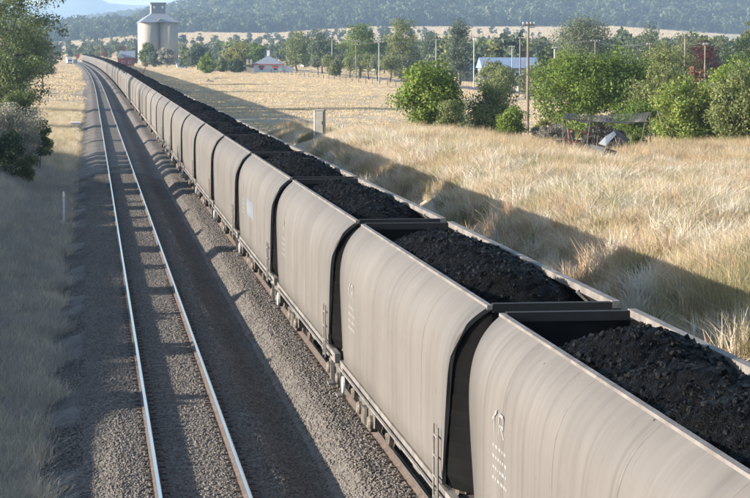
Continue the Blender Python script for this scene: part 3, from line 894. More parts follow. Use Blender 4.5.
for i, (x, y, hh, w, lf) in enumerate(((-10.2, 102, 1.7, 4.2, 'gum'), (-10.9, 108.5, 2.2, 3.6, 'dry'), (-10.4, 113, 1.6, 4.4, 'gum'), (-10.5, 96, 2.0, 3.4, 'gum'), (-12, 141, 4.9, 6.0, 'gum'), (-12.6, 147, 4.6, 6.4, 'dark'), (-12.2, 153, 5.2, 5.4, 'gum'), (-12, 159, 5.0, 6.4, 'dark'), (-12.9, 166, 4.6, 6.0, 'gum'), (-11, 120.5, 4.1, 4.0, 'gum'), (-11.4, 126, 4.5, 5.2, 'dark'), (-10.5, 86, 3.5, 2.6, 'gum'), (-10.1, 79, 1.6, 4.6, 'dry'), (-10.3, 71, 2.0, 3.4, 'gum'), (-10.6, 64.5, 1.5, 4.6, 'dry'), (-10.2, 57, 1.8, 3.2, 'gum'), (-10.5, 49, 1.5, 4.0, 'gum'))):
    t, c = tree_meshes(hh, w / 2, LEAF[lf], 600 + i, 6500, .25, tf=.0, clumps=44, trunks=3)
    o = thing('shrub', 'bush on top of the left bank outside the picture, casting shade over the track', 'shrub', (x, y, float(gz(x, y))), 0, 'bushes shading the empty track')
    obj('trunk', t, o); obj('crown', c, o)
RG = 'trees and bushes behind the right bank'
kw = dict(clumps=60)
tree('tree', 'mid green bushy tree standing alone at the paddock corner', 432, 152, 58, 72, 'bright', 15000, .20, 121, RG, tf=.12, trunks=3, weep=.2, clumps=70, csize=.24)
tree('tree', 'small grey olive bush in front of the paddock corner tree', 450, 147, 96, 32, 'olive', 5000, .13, 122, RG, 'bush', tf=.06, trunks=3, clumps=40)
tree('tree', 'grey olive tree between the paddock corner tree and the tall timber pole', 493, 153, 78, 54, 'olive', 12000, .17, 123, RG, tf=.06, trunks=3, weep=.2, clumps=60)
tree('tree', 'small dense bright green bush in front of the tall timber pole', 513, 135, 108, 32, 'bright', 8000, .12, 124, RG, 'bush', tf=.03, trunks=2, clumps=44, csize=.36)
tree('tree', 'wide round deep green tree above the netted chicken run', 597, 166, 44, 148, 'deep', 34000, .21, 125, RG, tf=.04, trunks=3, clumps=170, csize=.20, weep=.15)
tree('tree', 'loose light olive pepper tree right of the chicken run', 694, 142, 77, 104, 'lime', 24000, .19, 126, RG, tf=.05, trunks=4, clumps=90, weep=.35, csize=.22)
tree('tree', 'light olive tree cut by the right edge above the rusty grass', 744, 136, 66, 72, 'olive', 16000, .18, 127, RG, tf=.06, trunks=3, clumps=64, weep=.3)
tree('tree', 'bright green tree with yellowing leaves behind the pepper tree', 732, 172, 56, 54, 'bright', 12000, .18, 128, RG, tf=.2, trunks=2, clumps=54)
tree('tree', 'grey green tree between deep green tree and maroon tree', 668, 210, 45, 74, 'olive', 12000, .2, 129, RG, tf=.15, trunks=2, clumps=56)
tree('shrub', 'bush of rusty orange dead leaves behind the pepper tree', 697, 176, 58, 19, 'rust', 3000, .16, 130, RG, 'shrub', tf=.25, clumps=18)
tree('shrub', 'straggly yellow green shrub between timber pole and chicken run', 545, 140, 118, 34, 'yellow', 4000, .12, 131, RG, 'shrub', tf=.03, trunks=4, clumps=40, csize=.2)
tree('shrub', 'dry brown weed thicket left of the rusty frame', 550, 134, 122, 48, 'dry', 8000, .10, 132, RG, 'shrub', tf=.02, trunks=6, clumps=50, csize=.22)
tree('shrub', 'green creeper clump at the right end of the chicken run', 637, 127, 128, 26, 'bright', 3500, .12, 133, RG, 'shrub', tf=.02, clumps=26)
tree('tree', 'olive tree filling the gap between deep green tree and pepper tree', 664, 158, 60, 70, 'olive', 13000, .18, 137, RG, tf=.04, trunks=3, clumps=60)
tree('tree', 'full green tree behind the light olive tree at the right edge', 748, 165, 58, 60, 'deep', 10000, .19, 138, RG, tf=.04, trunks=3, clumps=60)
tree('shrub', 'tangle of dead brush inside the chicken run', 600, 128, 121, 66, 'dead', 9000, .10, 136, RG, 'shrub', tf=.02, trunks=7, clumps=50, csize=.2)
tree('shrub', 'low grey thicket behind the paddock corner tree', 470, 170, 100, 60, 'grey', 5000, .16, 134, RG, 'shrub', tf=.02, clumps=40, trunks=4)
tree('shrub', 'tangled green bush filling the gap under the wide deep green tree', 640, 150, 100, 60, 'deep', 8000, .15, 135, RG, 'shrub', tf=.02, trunks=4, clumps=56)
MG = 'trees along the road and the town edge'
for lab, px, D, yt, w, lf, n, kw in (
    ('tall broad grey green gum rising behind the wide deep green tree', 583, 420, 11, 66, 'grey', 15000, dict(tf=.12, clumps=100, csize=.30)),
    ('grey olive gum left of the short pole with crossarm', 643, 390, 27, 56, 'greyblue', 7000, dict(tf=.1, clumps=54)),
    ('tall narrow dark tree left of the blue roofed shed', 460, 470, 17, 30, 'greyblue', 6000, dict(tf=.06, clumps=54, column=True)),
    ('wispy gum with pale top between the poles', 402, 560, 15, 36, 'olive', 5000, dict(tf=.2, clumps=50, csize=.28)),
    ('tallest dark tree behind the row of roadside trees', 360, 640, 21, 46, 'deep', 8000, dict(tf=.05, clumps=64, column=True)),
    ('dark tree right behind the tallest tree, lower and rounder', 384, 690, 34, 34, 'greyblue', 5000, dict(tf=.08)),
    ('spreading grey green tree left of the tallest dark tree', 322, 680, 31, 32, 'greyblue', 5000, dict(tf=.1)),
    ('light green tree right of the white house', 297, 740, 30, 34, 'olive', 5000, dict(tf=.1)),
    ('yellow green tree behind the white house', 240, 790, 43, 34, 'yellow', 4500, dict(tf=.08)),
    ('dark green tree behind the roof of the white house', 257, 800, 41, 24, 'deep', 4000, dict(tf=.08)),
    ('small round dark green bush beside the white house', 237, 716, 59, 17, 'dark', 4000, dict(tf=.03, clumps=36, csize=.4)),
    ('bright green bush left of the white house, by the fence', 206, 690, 54, 18, 'bright', 4000, dict(tf=.04)),
    ('grey shrub between bright green bush and round dark bush', 222, 730, 58, 14, 'olive', 2500, dict(tf=.04)),
    ('dark bushy tree right of the silo', 197, 800, 42, 24, 'greyblue', 4000, dict(tf=.06)),
    ('darker tree nearest to the right side of the silo', 186, 860, 45, 14, 'gum', 3000, dict(tf=.08)),
    ('grey green tree in front of the left silo bin', 147, 950, 42, 18, 'gum', 3500, dict(tf=.08)),
    ('bare brownish tree in front of the silo', 167, 900, 45, 20, 'dry', 2600, dict(tf=.15, csize=.2)),
    ('low tree between station house and silo', 155, 930, 52, 16, 'greyblue', 2600, dict(tf=.06)),
    ('grey tree behind the station chimney', 133, 1130, 46, 14, 'grey', 2200, dict(tf=.06)),
    ('small dark tree left of the far signal post', 92, 1250, 45, 6, 'greyblue', 1500, dict(tf=.08)),
    ('rounded olive tree in front of the blue roofed shed', 495, 390, 60, 44, 'olive', 6500, dict(tf=.05, clumps=50)),
    ('olive bush right of the shed, behind the timber pole', 545, 330, 62, 34, 'olive', 6000, dict(tf=.05, clumps=50)),
    ('pale green tree behind the timber pole and the shed end', 562, 360, 46, 30, 'lime', 5000, dict(tf=.1)),
    ('olive bush in front of the right half of the blue roofed shed', 533, 405, 63, 30, 'olive', 5000, dict(tf=.05)),
    ('green bush hiding the left wall of the blue roofed shed', 503, 340, 67, 36, 'olive', 5000, dict(tf=.04)),
    ('grey bush hiding the right wall of the blue roofed shed', 530, 335, 66, 26, 'grey', 4500, dict(tf=.04)),
    ('maroon leaved tree near the right edge', 706, 300, 42, 40, 'maroon', 6000, dict(tf=.1, clumps=46)),
    ('small maroon bush left of the maroon tree', 660, 310, 54, 18, 'maroon', 2500, dict(tf=.05)),
    ('dark green tree at the right edge, above the bright green tree', 738, 330, 34, 40, 'dark', 6000, dict(tf=.08, clumps=46)),
    ('tall yellowish gum cut off by the right edge', 748, 400, 20, 20, 'olive', 4000, dict(tf=.1, column=True)),
    ('olive bush low beside the road, left of the tallest tree', 334, 600, 60, 16, 'olive', 2600, dict(tf=.04)),
    ('grey bush under the wispy gum', 405, 520, 56, 26, 'grey', 3600, dict(tf=.04)),
    ('grey green gum between narrow dark tree and wispy gum', 432, 600, 32, 34, 'greyblue', 4500, dict(tf=.1)),
    ('dull green gum behind the blue roofed shed', 505, 640, 30, 40, 'grey', 4500, dict(tf=.1)),
    ('broad dull gum right of the shed roof', 540, 600, 34, 36, 'greyblue', 4500, dict(tf=.1)),
    ('dusty green tree on the skyline right of the short crossarm pole', 690, 480, 34, 36, 'olive', 4500, dict(tf=.1)),
    ('dusty tree beside the maroon tree, to its right', 722, 420, 36, 26, 'grey', 3500, dict(tf=.1))):
    kw['tf'] *= .45
    tree('tree', lab, px, D, yt, w, lf, int(n * 1.25), max(.22, D * .00075), int(px * 7 + D), MG, **kw)
for i, (px, D, yt, w) in enumerate(((318, 660, 57, 15), (329, 640, 55, 15), (340, 620, 55, 15), (350, 590, 54, 15), (360, 565, 54, 16), (369, 545, 53, 17), (378, 525, 54, 16), (390, 508, 54, 20))):
    lab = ['first', 'second', 'third', 'fourth', 'fifth', 'sixth', 'seventh', 'eighth'][i] + ' from the left in the row of round olive trees with black trunks'
    tree('roadside_tree', lab, px, D, yt, w, 'olive' if i % 2 else 'grey', 3200, .30, 300 + i, 'row of round trees along the road', tf=.34, bark=m_black_bark, clumps=30, csize=.42)

# ---- woods that read as one mass
def wood_proto(seed, lf, n=150, size=.20, col=False):
    r = np.random.default_rng(seed)
    t, c = tree_meshes(1.0, .36, LEAF[lf], seed, n, size, tf=.12, clumps=14, csize=.34, column=col)
    return proto('forest_tree', c)
LEAF['forest'] = leaf('forest', (.068, .092, .052)); LEAF['forest2'] = leaf('forest2', (.125, .145, .082)); LEAF['forest3'] = leaf('forest3', (.042, .06, .032))
fp = [wood_proto(700 + i, ('forest', 'forest2', 'forest', 'forest3', 'forest2', 'forest3')[i]) for i in range(6)]
def on_hill(V, n, r, rows0, rows1, c0, c1, power=1.0):
    ri = rows0 + (rows1 - rows0) * r.random(n) ** power; ci = r.uniform(c0, c1, n)
    i0, j0 = np.floor(ri).astype(int), np.floor(ci).astype(int)
    fr, fc = (ri - i0)[:, None], (ci - j0)[:, None]
    i1, j1 = np.minimum(i0 + 1, V.shape[0] - 1), np.minimum(j0 + 1, V.shape[1] - 1)
    return (V[i0, j0] * (1 - fr) + V[i1, j0] * fr) * (1 - fc) + (V[i0, j1] * (1 - fr) + V[i1, j1] * fr) * fc
c_of = lambda px: (px + 1200) / 10.0
P = on_hill(hillV, 30000, R, 0.05, 26.5, c_of(-60), c_of(860))
P = P[R.random(len(P)) < .35 + .8 * patchy(P[:, 0], P[:, 1], .008) * patchy(P[:, 0], P[:, 1], .021, 5) * 2]
scatter('hill_forest', P, 6 + 20 * R.random(len(P)) ** 1.6, R.uniform(0, 6.28, len(P)), fp, 'blue green eucalypt forest covering the long hill', 'forest', 11)
P = on_hill(ridgeV, 5000, R, 2, 17, c_of(-40), c_of(280))
scatter('ridge_forest', P, R.uniform(14, 26, len(P)), R.uniform(0, 6.28, len(P)), fp, 'blue wood on the ridge left of the silo', 'forest', 12)
# tree belts on the flats and dotted paddock trees
fp2 = [wood_proto(720 + i, ('grey', 'greyblue', 'gum', 'olive', 'greyblue')[i], 420, .12) for i in range(5)]
X, Y = fan_points(R, 900, 820, 1300, 178, 900)
k = (X - curve_x(Y) > 60)
X2, Y2 = fan_points(R, 760, 500, 900, 385, 900)
X3, Y3 = fan_points(R, 150, 1350, 1700, 40, 330)
X, Y = np.concatenate([X[k], X2, X3]), np.concatenate([Y[k], Y2, Y3])
k = np.abs(X - ROADX) > 9
X, Y = X[k], Y[k]
scatter('tree_belt', on_ground(X, Y), R.uniform(5, 12, len(X)), R.uniform(0, 6.28, len(X)), fp2, 'belt of grey green trees behind the house and the sheds', 'trees', 13)
X, Y = fan_points(R, 900, 1700, 2800, -60, 860)
k = R.random(len(X)) < smooth(patchy(X, Y, .006, 2), .55, .85)
X, Y = X[k], Y[k]
scatter('paddock_trees', on_ground(X, Y), R.uniform(5, 11, len(X)), R.uniform(0, 6.28, len(X)), fp, 'scattered trees dotted over the pale rising paddocks', 'trees', 14)
X, Y = fan_points(R, 60, 700, 1300, 30, 78)
k = X - curve_x(Y) < -10
X, Y = X[k], Y[k]
scatter('far_scrub', on_ground(X, Y), R.uniform(1.5, 4, len(X)), R.uniform(0, 6.28, len(X)), fp2, 'low scrub dotted over the bright ground at far left', 'scrub', 15)

# ================================================================== BUILDINGS, POLES AND SMALL THINGS
m_conc = mat('silo_concrete', (.33, .30, .26), .9, .12, .25, stretch=(1, 1, .25), bump=.15, bscale=2)
m_tin = mat('tin_roof', (.27, .295, .335), .45, .12, .6, stretch=(8, .4, 1), metal=.25)
m_tin_dark = mat('grey_cladding', (.20, .22, .25), .6, .12, .8)
m_bluetin = mat('blue_tin_roof', (.22, .29, .41), .5, .12, .5, metal=.1)
m_board = mat('white_boards', (.66, .67, .68), .7, .06, 1)
m_redtrim = mat('red_trim', (.34, .06, .045), .6, .1, 2)
m_brick = mat('red_brick', (.30, .055, .045), .85, .15, 3)
m_glass = mat('window_glass', (.03, .035, .045), .12, .1, 1, spec=.8)
m_timber = mat('grey_timber', (.20, .165, .135), .9, .25, 4, stretch=(1, 1, .1))
m_green_pole = mat('green_grey_steel', (.33, .37, .33), .6, .1, 2)
m_rustm = mat('rusty_steel', (.24, .105, .06), .85, .35, 4)
m_asph = mat('asphalt', (.095, .09, .088), .9, .2, 1.2, bump=.2, bscale=30)
m_dkstuff = mat('dark_clutter', (.05, .052, .06), .9, .5, 4)
m_red = mat('signal_red', (.62, .05, .035), .5, .05, 3)
m_galv = mat('galvanised', (.46, .44, .41), .5, .15, 2, metal=.3)
m_cab = mat('cabinet_paint', (.27, .245, .205), .6, .15, 2)
m_tyre = mat('rubber', (.02, .02, .02), .9, .1, 3)
m_cream = mat('cream_wall', (.33, .30, .26), .8, .1, 1)

# ---- road parallel to the line
rs = MB()
ys = axis([(240, 1000, 20)])
for i, y in enumerate(ys):
    x = ROADX + 3 * math.sin(y * .006)
    rs.v += [Vector((x - 3.2, y, float(gz(x - 3.2, y)) + .06)), Vector((x + 3.2, y, float(gz(x + 3.2, y)) + .06))]
    if i: rs.f.append((2 * i - 2, 2 * i - 1, 2 * i + 1, 2 * i))
rs.n = len(rs.v)
tag(rs.build('road', m_asph), 'narrow grey asphalt road behind the row of round trees', kind='structure')

# ---- wheat silo
D = 1060; c = at(158, D); s = mpp(D)
si = thing('grain_silo', 'tall concrete grain silo with metal roof and grey headhouse', 'silo', c, .08)
Hs = pt(158, 22.5, D).z - c.z; hw = 19.0 * s
rb = hw / 2
for ix in (-1, 1):
    for iy in (-1, 1):
        b = MB().lathe([(rb, 0), (rb, Hs)], 40); b.v = [v + Vector((ix * (rb - .02), iy * (rb - .02), 0)) for v in b.v]
        b.build('bin', m_conc, si, True)
for ix in (0,):
    MB().box(-.9, .9, -hw * .62, -hw * .30, 0, Hs - .3).build('recess_panel', m_tin_dark, si)
for ix in (-1, 1):
    for k in range(10):
        q = MB().lathe([(rb + .03, -.04), (rb + .03, .04)], 40); q.v = [v + Vector((ix * (rb - .02), -rb + .02, Hs * (k + .5) / 10)) for v in q.v]
        q.build('pour_joint', m_conc, si, True)
zr = pt(158, 13.5, D).z - c.z; cw = 6.9 * s
e = hw + .35
rf = MB().add([(-e, -e, Hs), (e, -e, Hs), (e, e, Hs), (-e, e, Hs), (-cw, -cw, zr), (cw, -cw, zr), (cw, cw, zr), (-cw, cw, zr)], [(0, 1, 5, 4), (1, 2, 6, 5), (2, 3, 7, 6), (3, 0, 4, 7), (3, 2, 1, 0), (4, 5, 6, 7)]).build('roof', m_tin, si)
MB().add([(-1.6, -e - .05, Hs + .02), (1.6, -e - .05, Hs + .02), (0, -e - .05, Hs + 1.7), (0, -e + 2.6, Hs + 1.7)], [(0, 1, 2), (0, 2, 3), (2, 1, 3)]).build('gablet', m_tin_dark, rf)
zc = pt(158, 4.2, D).z - c.z
hd = MB().box(-cw, cw, -cw, cw, zr + .02, zc).build('headhouse', m_tin_dark, si)
MB().box(-cw - .5, cw + .5, -cw - .5, cw + .5, zc + .01, zc + .75).build('headhouse_roof', m_tin_dark, hd)
for x in (-cw * .6, cw * .6):
    MB().box(x - .45, x + .45, -cw - .06, -cw - .01, zc - 2.0, zc - .9).build('window', m_board, hd)
MB().box(-.6, .6, -hw * .625 - .1, -hw * .625, 0, 2.2).build('door', m_tin_dark, si)

# ---- white house
D = 716; c = at(268, D)
h = thing('white_house', 'white weatherboard house with hip roof, chimney and red window awnings', 'house', c, -.12)
k = mpp(D)
W, dep, wh = 4.5, 9.0, 2.7
wl = MB().box(-W, W, 0, dep, 0, wh).build('wall', m_board, h)
for i in range(8): MB().box(-W - .015, W + .015, -.03, -.002, .12 + i * .33, .15 + i * .33).build('weatherboard', m_board, wl)
e = .55; zt = wh + 2.7
rf = MB().add([(-W - e, -e, wh), (W + e, -e, wh), (W + e, dep + e, wh), (-W - e, dep + e, wh), (0, 3.2, zt), (0, dep - 3.2, zt), (-W - e, -e, wh - .12), (W + e, -e, wh - .12), (W + e, dep + e, wh - .12), (-W - e, dep + e, wh - .12)], [(0, 1, 4), (1, 2, 5, 4), (2, 3, 5), (3, 0, 4, 5), (9, 8, 7, 6), (0, 6, 7, 1), (1, 7, 8, 2), (2, 8, 9, 3), (3, 9, 6, 0)]).build('roof', m_tin, h)
MB().box(-W - e, W + e, -e - .05, -e - .005, wh - .2, wh + .04).build('fascia', m_redtrim, rf)
ch = MB().box(-.5, .35, 4.2, 5.0, zt - .9, zt + 1.5).build('chimney', m_board, rf)
MB().box(-.58, .43, 4.12, 5.08, zt + 1.51, zt + 1.68).build('chimney_cap', m_board, ch)
MB().box(-.3, -.05, 4.45, 4.75, zt + 1.69, zt + 2.1).build('chimney_pot', m_brick, ch)
for x in (-2.1, 2.3):
    w = MB().box(x - .65, x + .65, -.06, -.032, .75, 2.1).build('window', m_board, h)
    MB().box(x - .5, x + .5, -.085, -.065, .85, 2.0).build('pane', m_glass, w)
    MB().add([(x - .85, -.03, 2.2), (x + .85, -.03, 2.2), (x + .85, -.75, 1.55), (x - .85, -.75, 1.55), (x - .85, -.75, 1.5), (x + .85, -.75, 1.5), (x + .85, -.03, 2.12), (x - .85, -.03, 2.12)], [(0, 3, 2, 1), (3, 4, 5, 2), (7, 6, 5, 4), (0, 7, 4, 3), (1, 2, 5, 6)]).build('awning', m_redtrim, h)
MB().add([(W + .02, 1, 0), (W + 3.2, 1, 0), (W + 3.2, 6, 0), (W + .02, 6, 0), (W + .02, 1, 2.3), (W + 3.2, 1, 1.6), (W + 3.2, 6, 1.6), (W + .02, 6, 2.3)], [(0, 1, 5, 4), (1, 2, 6, 5), (2, 3, 7, 6), (4, 5, 6, 7)]).build('lean_to', m_board, h)
po = MB().add([(-W - 3.6, .8, wh - .35), (-W - .02, .8, wh + .1), (-W - .02, dep - 1, wh + .1), (-W - 3.6, dep - 1, wh - .35), (-W - 3.6, .8, wh - .45), (-W - .02, .8, wh), (-W - .02, dep - 1, wh), (-W - 3.6, dep - 1, wh - .45)], [(0, 1, 2, 3), (7, 6, 5, 4), (0, 4, 5, 1), (3, 2, 6, 7), (0, 3, 7, 4)]).build('porch_roof', m_tin, h)
for y in (.95, 4, dep - 1.15): MB().box(-W - 3.5, -W - 3.36, y, y + .14, 0, wh - .44).build('porch_post', m_board, h)
MB().box(-W - 3.2, -W - .03, 2.5, 2.6, 0, wh - .5).build('porch_wall', m_cream, h)
for (x, y) in ((-W - 1.2, 6.2), (-W - 2.4, 7.2)):
    MB().box(x - .35, x + .35, y, y + .7, wh - .2, wh + 1.5).build('chimney', m_cream, h)

# ---- shed with long blue roof, and small neighbours
def gable_house(name, label, cat, px, D, Wd, dep, wall_h, roof_h, wm, rm, rz=0, axis_x=True, nwin=2):
    o = thing(name, label, cat, at(px, D), rz)
    MB().box(-Wd / 2, Wd / 2, 0, dep, 0, wall_h).build('wall', wm, o)
    e = .4; a, b = -Wd / 2 - e, Wd / 2 + e
    MB().add([(a, -e, wall_h), (b, -e, wall_h), (b, dep / 2, wall_h + roof_h), (a, dep / 2, wall_h + roof_h), (a, dep + e, wall_h), (b, dep + e, wall_h), (a, -e, wall_h - .1), (b, -e, wall_h - .1), (b, dep + e, wall_h - .1), (a, dep + e, wall_h - .1)],
             [(0, 1, 2, 3), (3, 2, 5, 4), (0, 6, 7, 1), (4, 5, 8, 9), (6, 9, 8, 7), (0, 3, 4, 9, 6), (1, 7, 8, 5, 2)]).build('roof', rm, o)
    for i in range(nwin):
        x = -Wd / 2 + Wd * (i + .5) / nwin
        w = MB().box(x - .6, x + .6, -.05, -.01, wall_h * .35, wall_h * .8).build('window', m_board, o)
        MB().box(x - .48, x + .48, -.08, -.052, wall_h * .39, wall_h * .76).build('pane', m_glass, w)
    MB().box(-.45, .45, -.06, -.01, 0, min(2.05, wall_h * .85)).build('door', m_tin_dark, o)
    return o
gable_house('shed', 'long low shed with a blue metal roof behind the timber pole', 'shed', 511, 455, 11.2, 10, 3.9, 2.1, m_tin_dark, m_bluetin, -.05, nwin=4)  # dark wall tone stands in for the shade under the eaves
gable_house('house', 'small low house left of the blue roofed shed', 'house', 467, 520, 3.2, 8, 3.0, 1.6, m_cream, m_bluetin, .2, nwin=1)
gable_house('house', 'pale low house among bushes between the silo and the white house', 'house', 214, 745, 4.2, 5, 2.2, 1.2, m_board, m_tin, .1)
gable_house('house', 'small white shed at the foot of the silo trees', 'shed', 183, 900, 4.2, 4, 2.2, 1.1, m_board, m_tin, .1)
gable_house('house', 'white roofed house far behind beside the roadside trees', 'house', 385, 780, 6, 6, 2.8, 3.2, m_board, m_tin, .1)
gable_house('house', 'pale roofed house behind the maroon tree', 'house', 683, 330, 5, 5, 3.4, 1.6, m_board, m_tin, .1)
gable_house('house', 'house showing a scrap of blue roof at the right edge', 'house', 747, 260, 5, 5, 2.6, 1.4, m_cream, m_bluetin, .1)

# ---- station house beyond the train
D = 985; o = thing('station_house', 'red brick railway station house with pale metal roof and brick chimney', 'station', at(126, D), -.02)
L2 = 8.2 * mpp(D)
zb = 0
MB().box(-L2, L2, 0, 5, zb, 3.9).build('wall', m_brick, o)
rf = MB().add([(-L2 - .4, -.5, 3.9), (L2 + .4, -.5, 3.9), (L2 + .4, 5.5, 3.9), (-L2 - .4, 5.5, 3.9), (-L2 + 1.0, 2.5, 6.9), (L2 + .4, 2.5, 6.9)], [(0, 1, 5, 4), (1, 2, 5), (2, 3, 4, 5), (3, 0, 4), (3, 2, 1, 0)]).build('roof', m_tin, o)
MB().add([(-L2 - .6, -.6, 3.5), (-L2 + 3.0, -.6, 3.5), (-L2 + 1.2, -.6, 5.6), (-L2 - .6, 2.4, 3.5), (-L2 + 3.0, 2.4, 3.5), (-L2 + 1.2, 2.4, 5.6)], [(0, 1, 2), (0, 2, 5, 3), (1, 4, 5, 2)]).build('gable', m_cream, o)
ch = MB().box(-L2 + 2.1, -L2 + 3.1, 2.2, 3.0, 5.0, 8.6).build('chimney', m_brick, rf)
MB().box(-L2 + 2.0, -L2 + 3.2, 2.1, 3.1, 8.61, 8.85).build('chimney_cap', m_brick, ch)
MB().add([(-L2 - 4.2, .3, 2.4), (-L2 - .02, .3, 3.2), (-L2 - .02, 4, 3.2), (-L2 - 4.2, 4, 2.4), (-L2 - 4.2, .3, 2.3), (-L2 - .02, .3, 3.1), (-L2 - .02, 4, 3.1), (-L2 - 4.2, 4, 2.3)], [(0, 1, 2, 3), (7, 6, 5, 4), (0, 4, 5, 1), (3, 2, 6, 7), (0, 3, 7, 4)]).build('platform_awning', m_cream, o)
for y in (.4, 3.8): MB().box(-L2 - 4.0, -L2 - 3.85, y, y + .15, 0, 2.3).build('awning_post', m_board, o)
for x in (-1.2, 1.6):
    w = MB().box(x - .5, x + .5, -.06, -.01, 1.2, 2.5).build('window', m_board, o); MB().box(x - .4, x + .4, -.085, -.062, 1.3, 2.4).build('pane', m_glass, w)

# ---- old loading boom beside the line
D = 560; p = at(138.5, D)
o = thing('loading_boom', 'leaning rusty loading boom on a dark frame behind the train', 'boom', p)
b = MB()
for dx in (-.18, .18): b.tube([(.6 + dx, 0, .6), (2.35 + dx * .4, 0, 5.2)], [.07, .05], 6)
for i in range(7):
    t = i / 7; b.tube([(.6 + 1.75 * t - .18 + .1 * t, 0, .6 + 4.6 * t), (.6 + 1.75 * (t + .14) + .18 - .1 * t, 0, .6 + 4.6 * (t + .14))], .03, 4)
b.build('boom', m_rustm, o)
MB().box(-1.4, .9, -.6, .6, .35, 1.0).box(-1.2, -.3, -.5, .5, 1.0, 1.7).tube([(-1.0, 0, 1.7), (.2, 0, 2.5), (.9, 0, 1.4)], .08, 6).build('frame', m_dkstuff, o)
for x in (-1.0, .55):
    for y in (-.7, .7):
        w = MB().lathe([(.1, -.1), (.42, -.1), (.42, .1), (.1, .1)], 14, Matrix.Rotation(math.pi / 2, 4, 'X')); w.v = [v + Vector((x, y, .42)) for v in w.v]; w.build('wheel', m_tyre, o)
# heaps of dirt and old sleepers near the boom
m_dirt = mat('dirt_heap', (.30, .235, .165), .95, .3, 1.5, bump=.6, bscale=6)
def heap(name, label, px, D, w, h, m=None, seed=0, cat='heap'):
    r = np.random.default_rng(seed); nr, nc = 9, 18
    V = []
    for i in range(nr):
        for j in range(nc):
            t = i / (nr - 1); a = 2 * math.pi * j / nc
            rr = w / 2 * t * (1 + .2 * math.sin(2 * a + seed) + .1 * math.sin(5 * a))
            V.append((rr * math.cos(a), rr * .6 * math.sin(a), h * (1 - t) ** 1.3 * (1 + r.normal(0, .12)) - .12 * t))
    f = [(i * nc + j, i * nc + (j + 1) % nc, (i + 1) * nc + (j + 1) % nc, (i + 1) * nc + j) for i in range(nr - 1) for j in range(nc)]
    o = obj(name, np_mesh(name, V, np.array(f), m or m_dirt)); o.location = at(px, D)
    return tag(o, label, cat, 'heaps of earth in the paddock')
heap('earth_heap', 'long low heap of brown earth behind the train, nearest the boom', 160, 420, 9, 1.0, seed=1)
heap('earth_heap', 'low brown earth heap in the paddock left of the rubble', 172, 395, 8, 1.1, seed=2)
heap('earth_heap', 'low long rubble heap in the paddock below the white house', 216, 560, 8, .6, m_dirt, 3)
heap('earth_heap', 'small earth heap left of the long rubble heap', 208, 520, 6, .8, seed=4)

# ---- trackside things, left
def post(name, label, px, D, h, w, m, group, loc=None):
    o = thing(name, label, 'post', loc or at(px, D), 0, group)
    MB().prism([(-w / 2, -.2), (w / 2, -.2), (w / 2, h - .05), (0, h), (-w / 2, h - .05)], -w / 2, w / 2).build('shaft', m, o)
    MB().box(-w / 2 - .002, w / 2 + .002, -w / 2 - .003, w / 2 + .003, h - .32, h - .24).build('reflector_band', m_galv, o)
    return o
PG = 'white marker posts beside the line'
post('marker_post', 'white marker post on the shaded left verge of the empty track', 62, 107, 1.40, .10, m_white, PG)
post('marker_post', 'thin far post beside the low white box on the left verge', 69, 243, .85, .08, m_white, PG)
post('marker_post', 'white marker post left of the grey relay box', 296, 152, .70, .11, m_white, PG)
post('marker_post', 'taller of two white posts right of the grey relay box', 338.7, 152, .74, .11, m_white, PG)
post('marker_post', 'shorter and right one of two white posts beyond the relay box', 343.3, 153, .64, .11, m_white, PG)
o = thing('track_box', 'low white equipment box on the bright left verge', 'box', at(75, 237))
MB().box(-.5, .5, -.35, .35, -.1, .42).build('body', m_white, o)
MB().add([(-.56, -.41, .425), (.56, -.41, .425), (.56, .41, .425), (-.56, .41, .425), (-.5, 0, .52), (.5, 0, .52)], [(0, 1, 5, 4), (2, 3, 4, 5), (1, 2, 5), (3, 0, 4), (3, 2, 1, 0)]).build('lid', m_white, o)
o = thing('relay_box', 'tall grey steel relay cabinet standing at the top of the bank', 'cabinet', at(320, 150), -.4)
MB().box(-.30, .30, -.24, .24, .12, 1.75).build('body', m_cab, o)
MB().box(-.35, .35, -.30, .29, 1.752, 1.82).build('roof', m_cab, o)
MB().box(-.34, .34, -.28, .28, -.2, .118).build('plinth', m_conc, o)
d_ = MB().box(-.26, .26, -.265, -.243, .2, 1.68).build('door', m_cab, o); MB().box(.16, .2, -.30, -.267, .85, 1.05).build('handle', m_tin_dark, d_)
MB().box(-.37, -.303, -.26, -.18, -.1, 1.76).build('conduit', m_white, o)

# ---- truck, hut and signals far left
D = 1150; o = thing('box_truck', 'white box truck parked on bright ground at far left', 'truck', at(69.6, D), .1)
MB().box(-1.35, 1.35, 0, 5.5, .85, 3.5).build('cargo_box', m_board, o)
cb = MB().prism([(-1.5, .6), (-1.45, 1.7), (-.9, 2.6), (-.05, 2.6), (-.05, .6)], -1.15, 1.15, 'x').build('cab', m_board, o)
MB().add([(-1.0, -1.46, 1.72), (1.0, -1.46, 1.72), (1.0, -.98, 2.5), (-1.0, -.98, 2.5)], [(0, 1, 2, 3)]).build('windscreen', m_glass, cb)
MB().box(-1.1, 1.1, -1.55, -1.505, .55, .85).build('bumper', m_tyre, o)
for x in (-1.05, 1.05):
    for y in (-.7, 4.2):
        w = MB().lathe([(.15, -.14), (.48, -.14), (.48, .14), (.15, .14)], 14, Mx); w.v = [v + Vector((x, y, .48)) for v in w.v]; w.build('wheel', m_tyre, o)
o = thing('equipment_hut', 'pale blue metal hut right of the far white truck', 'hut', at(75.3, 1190))
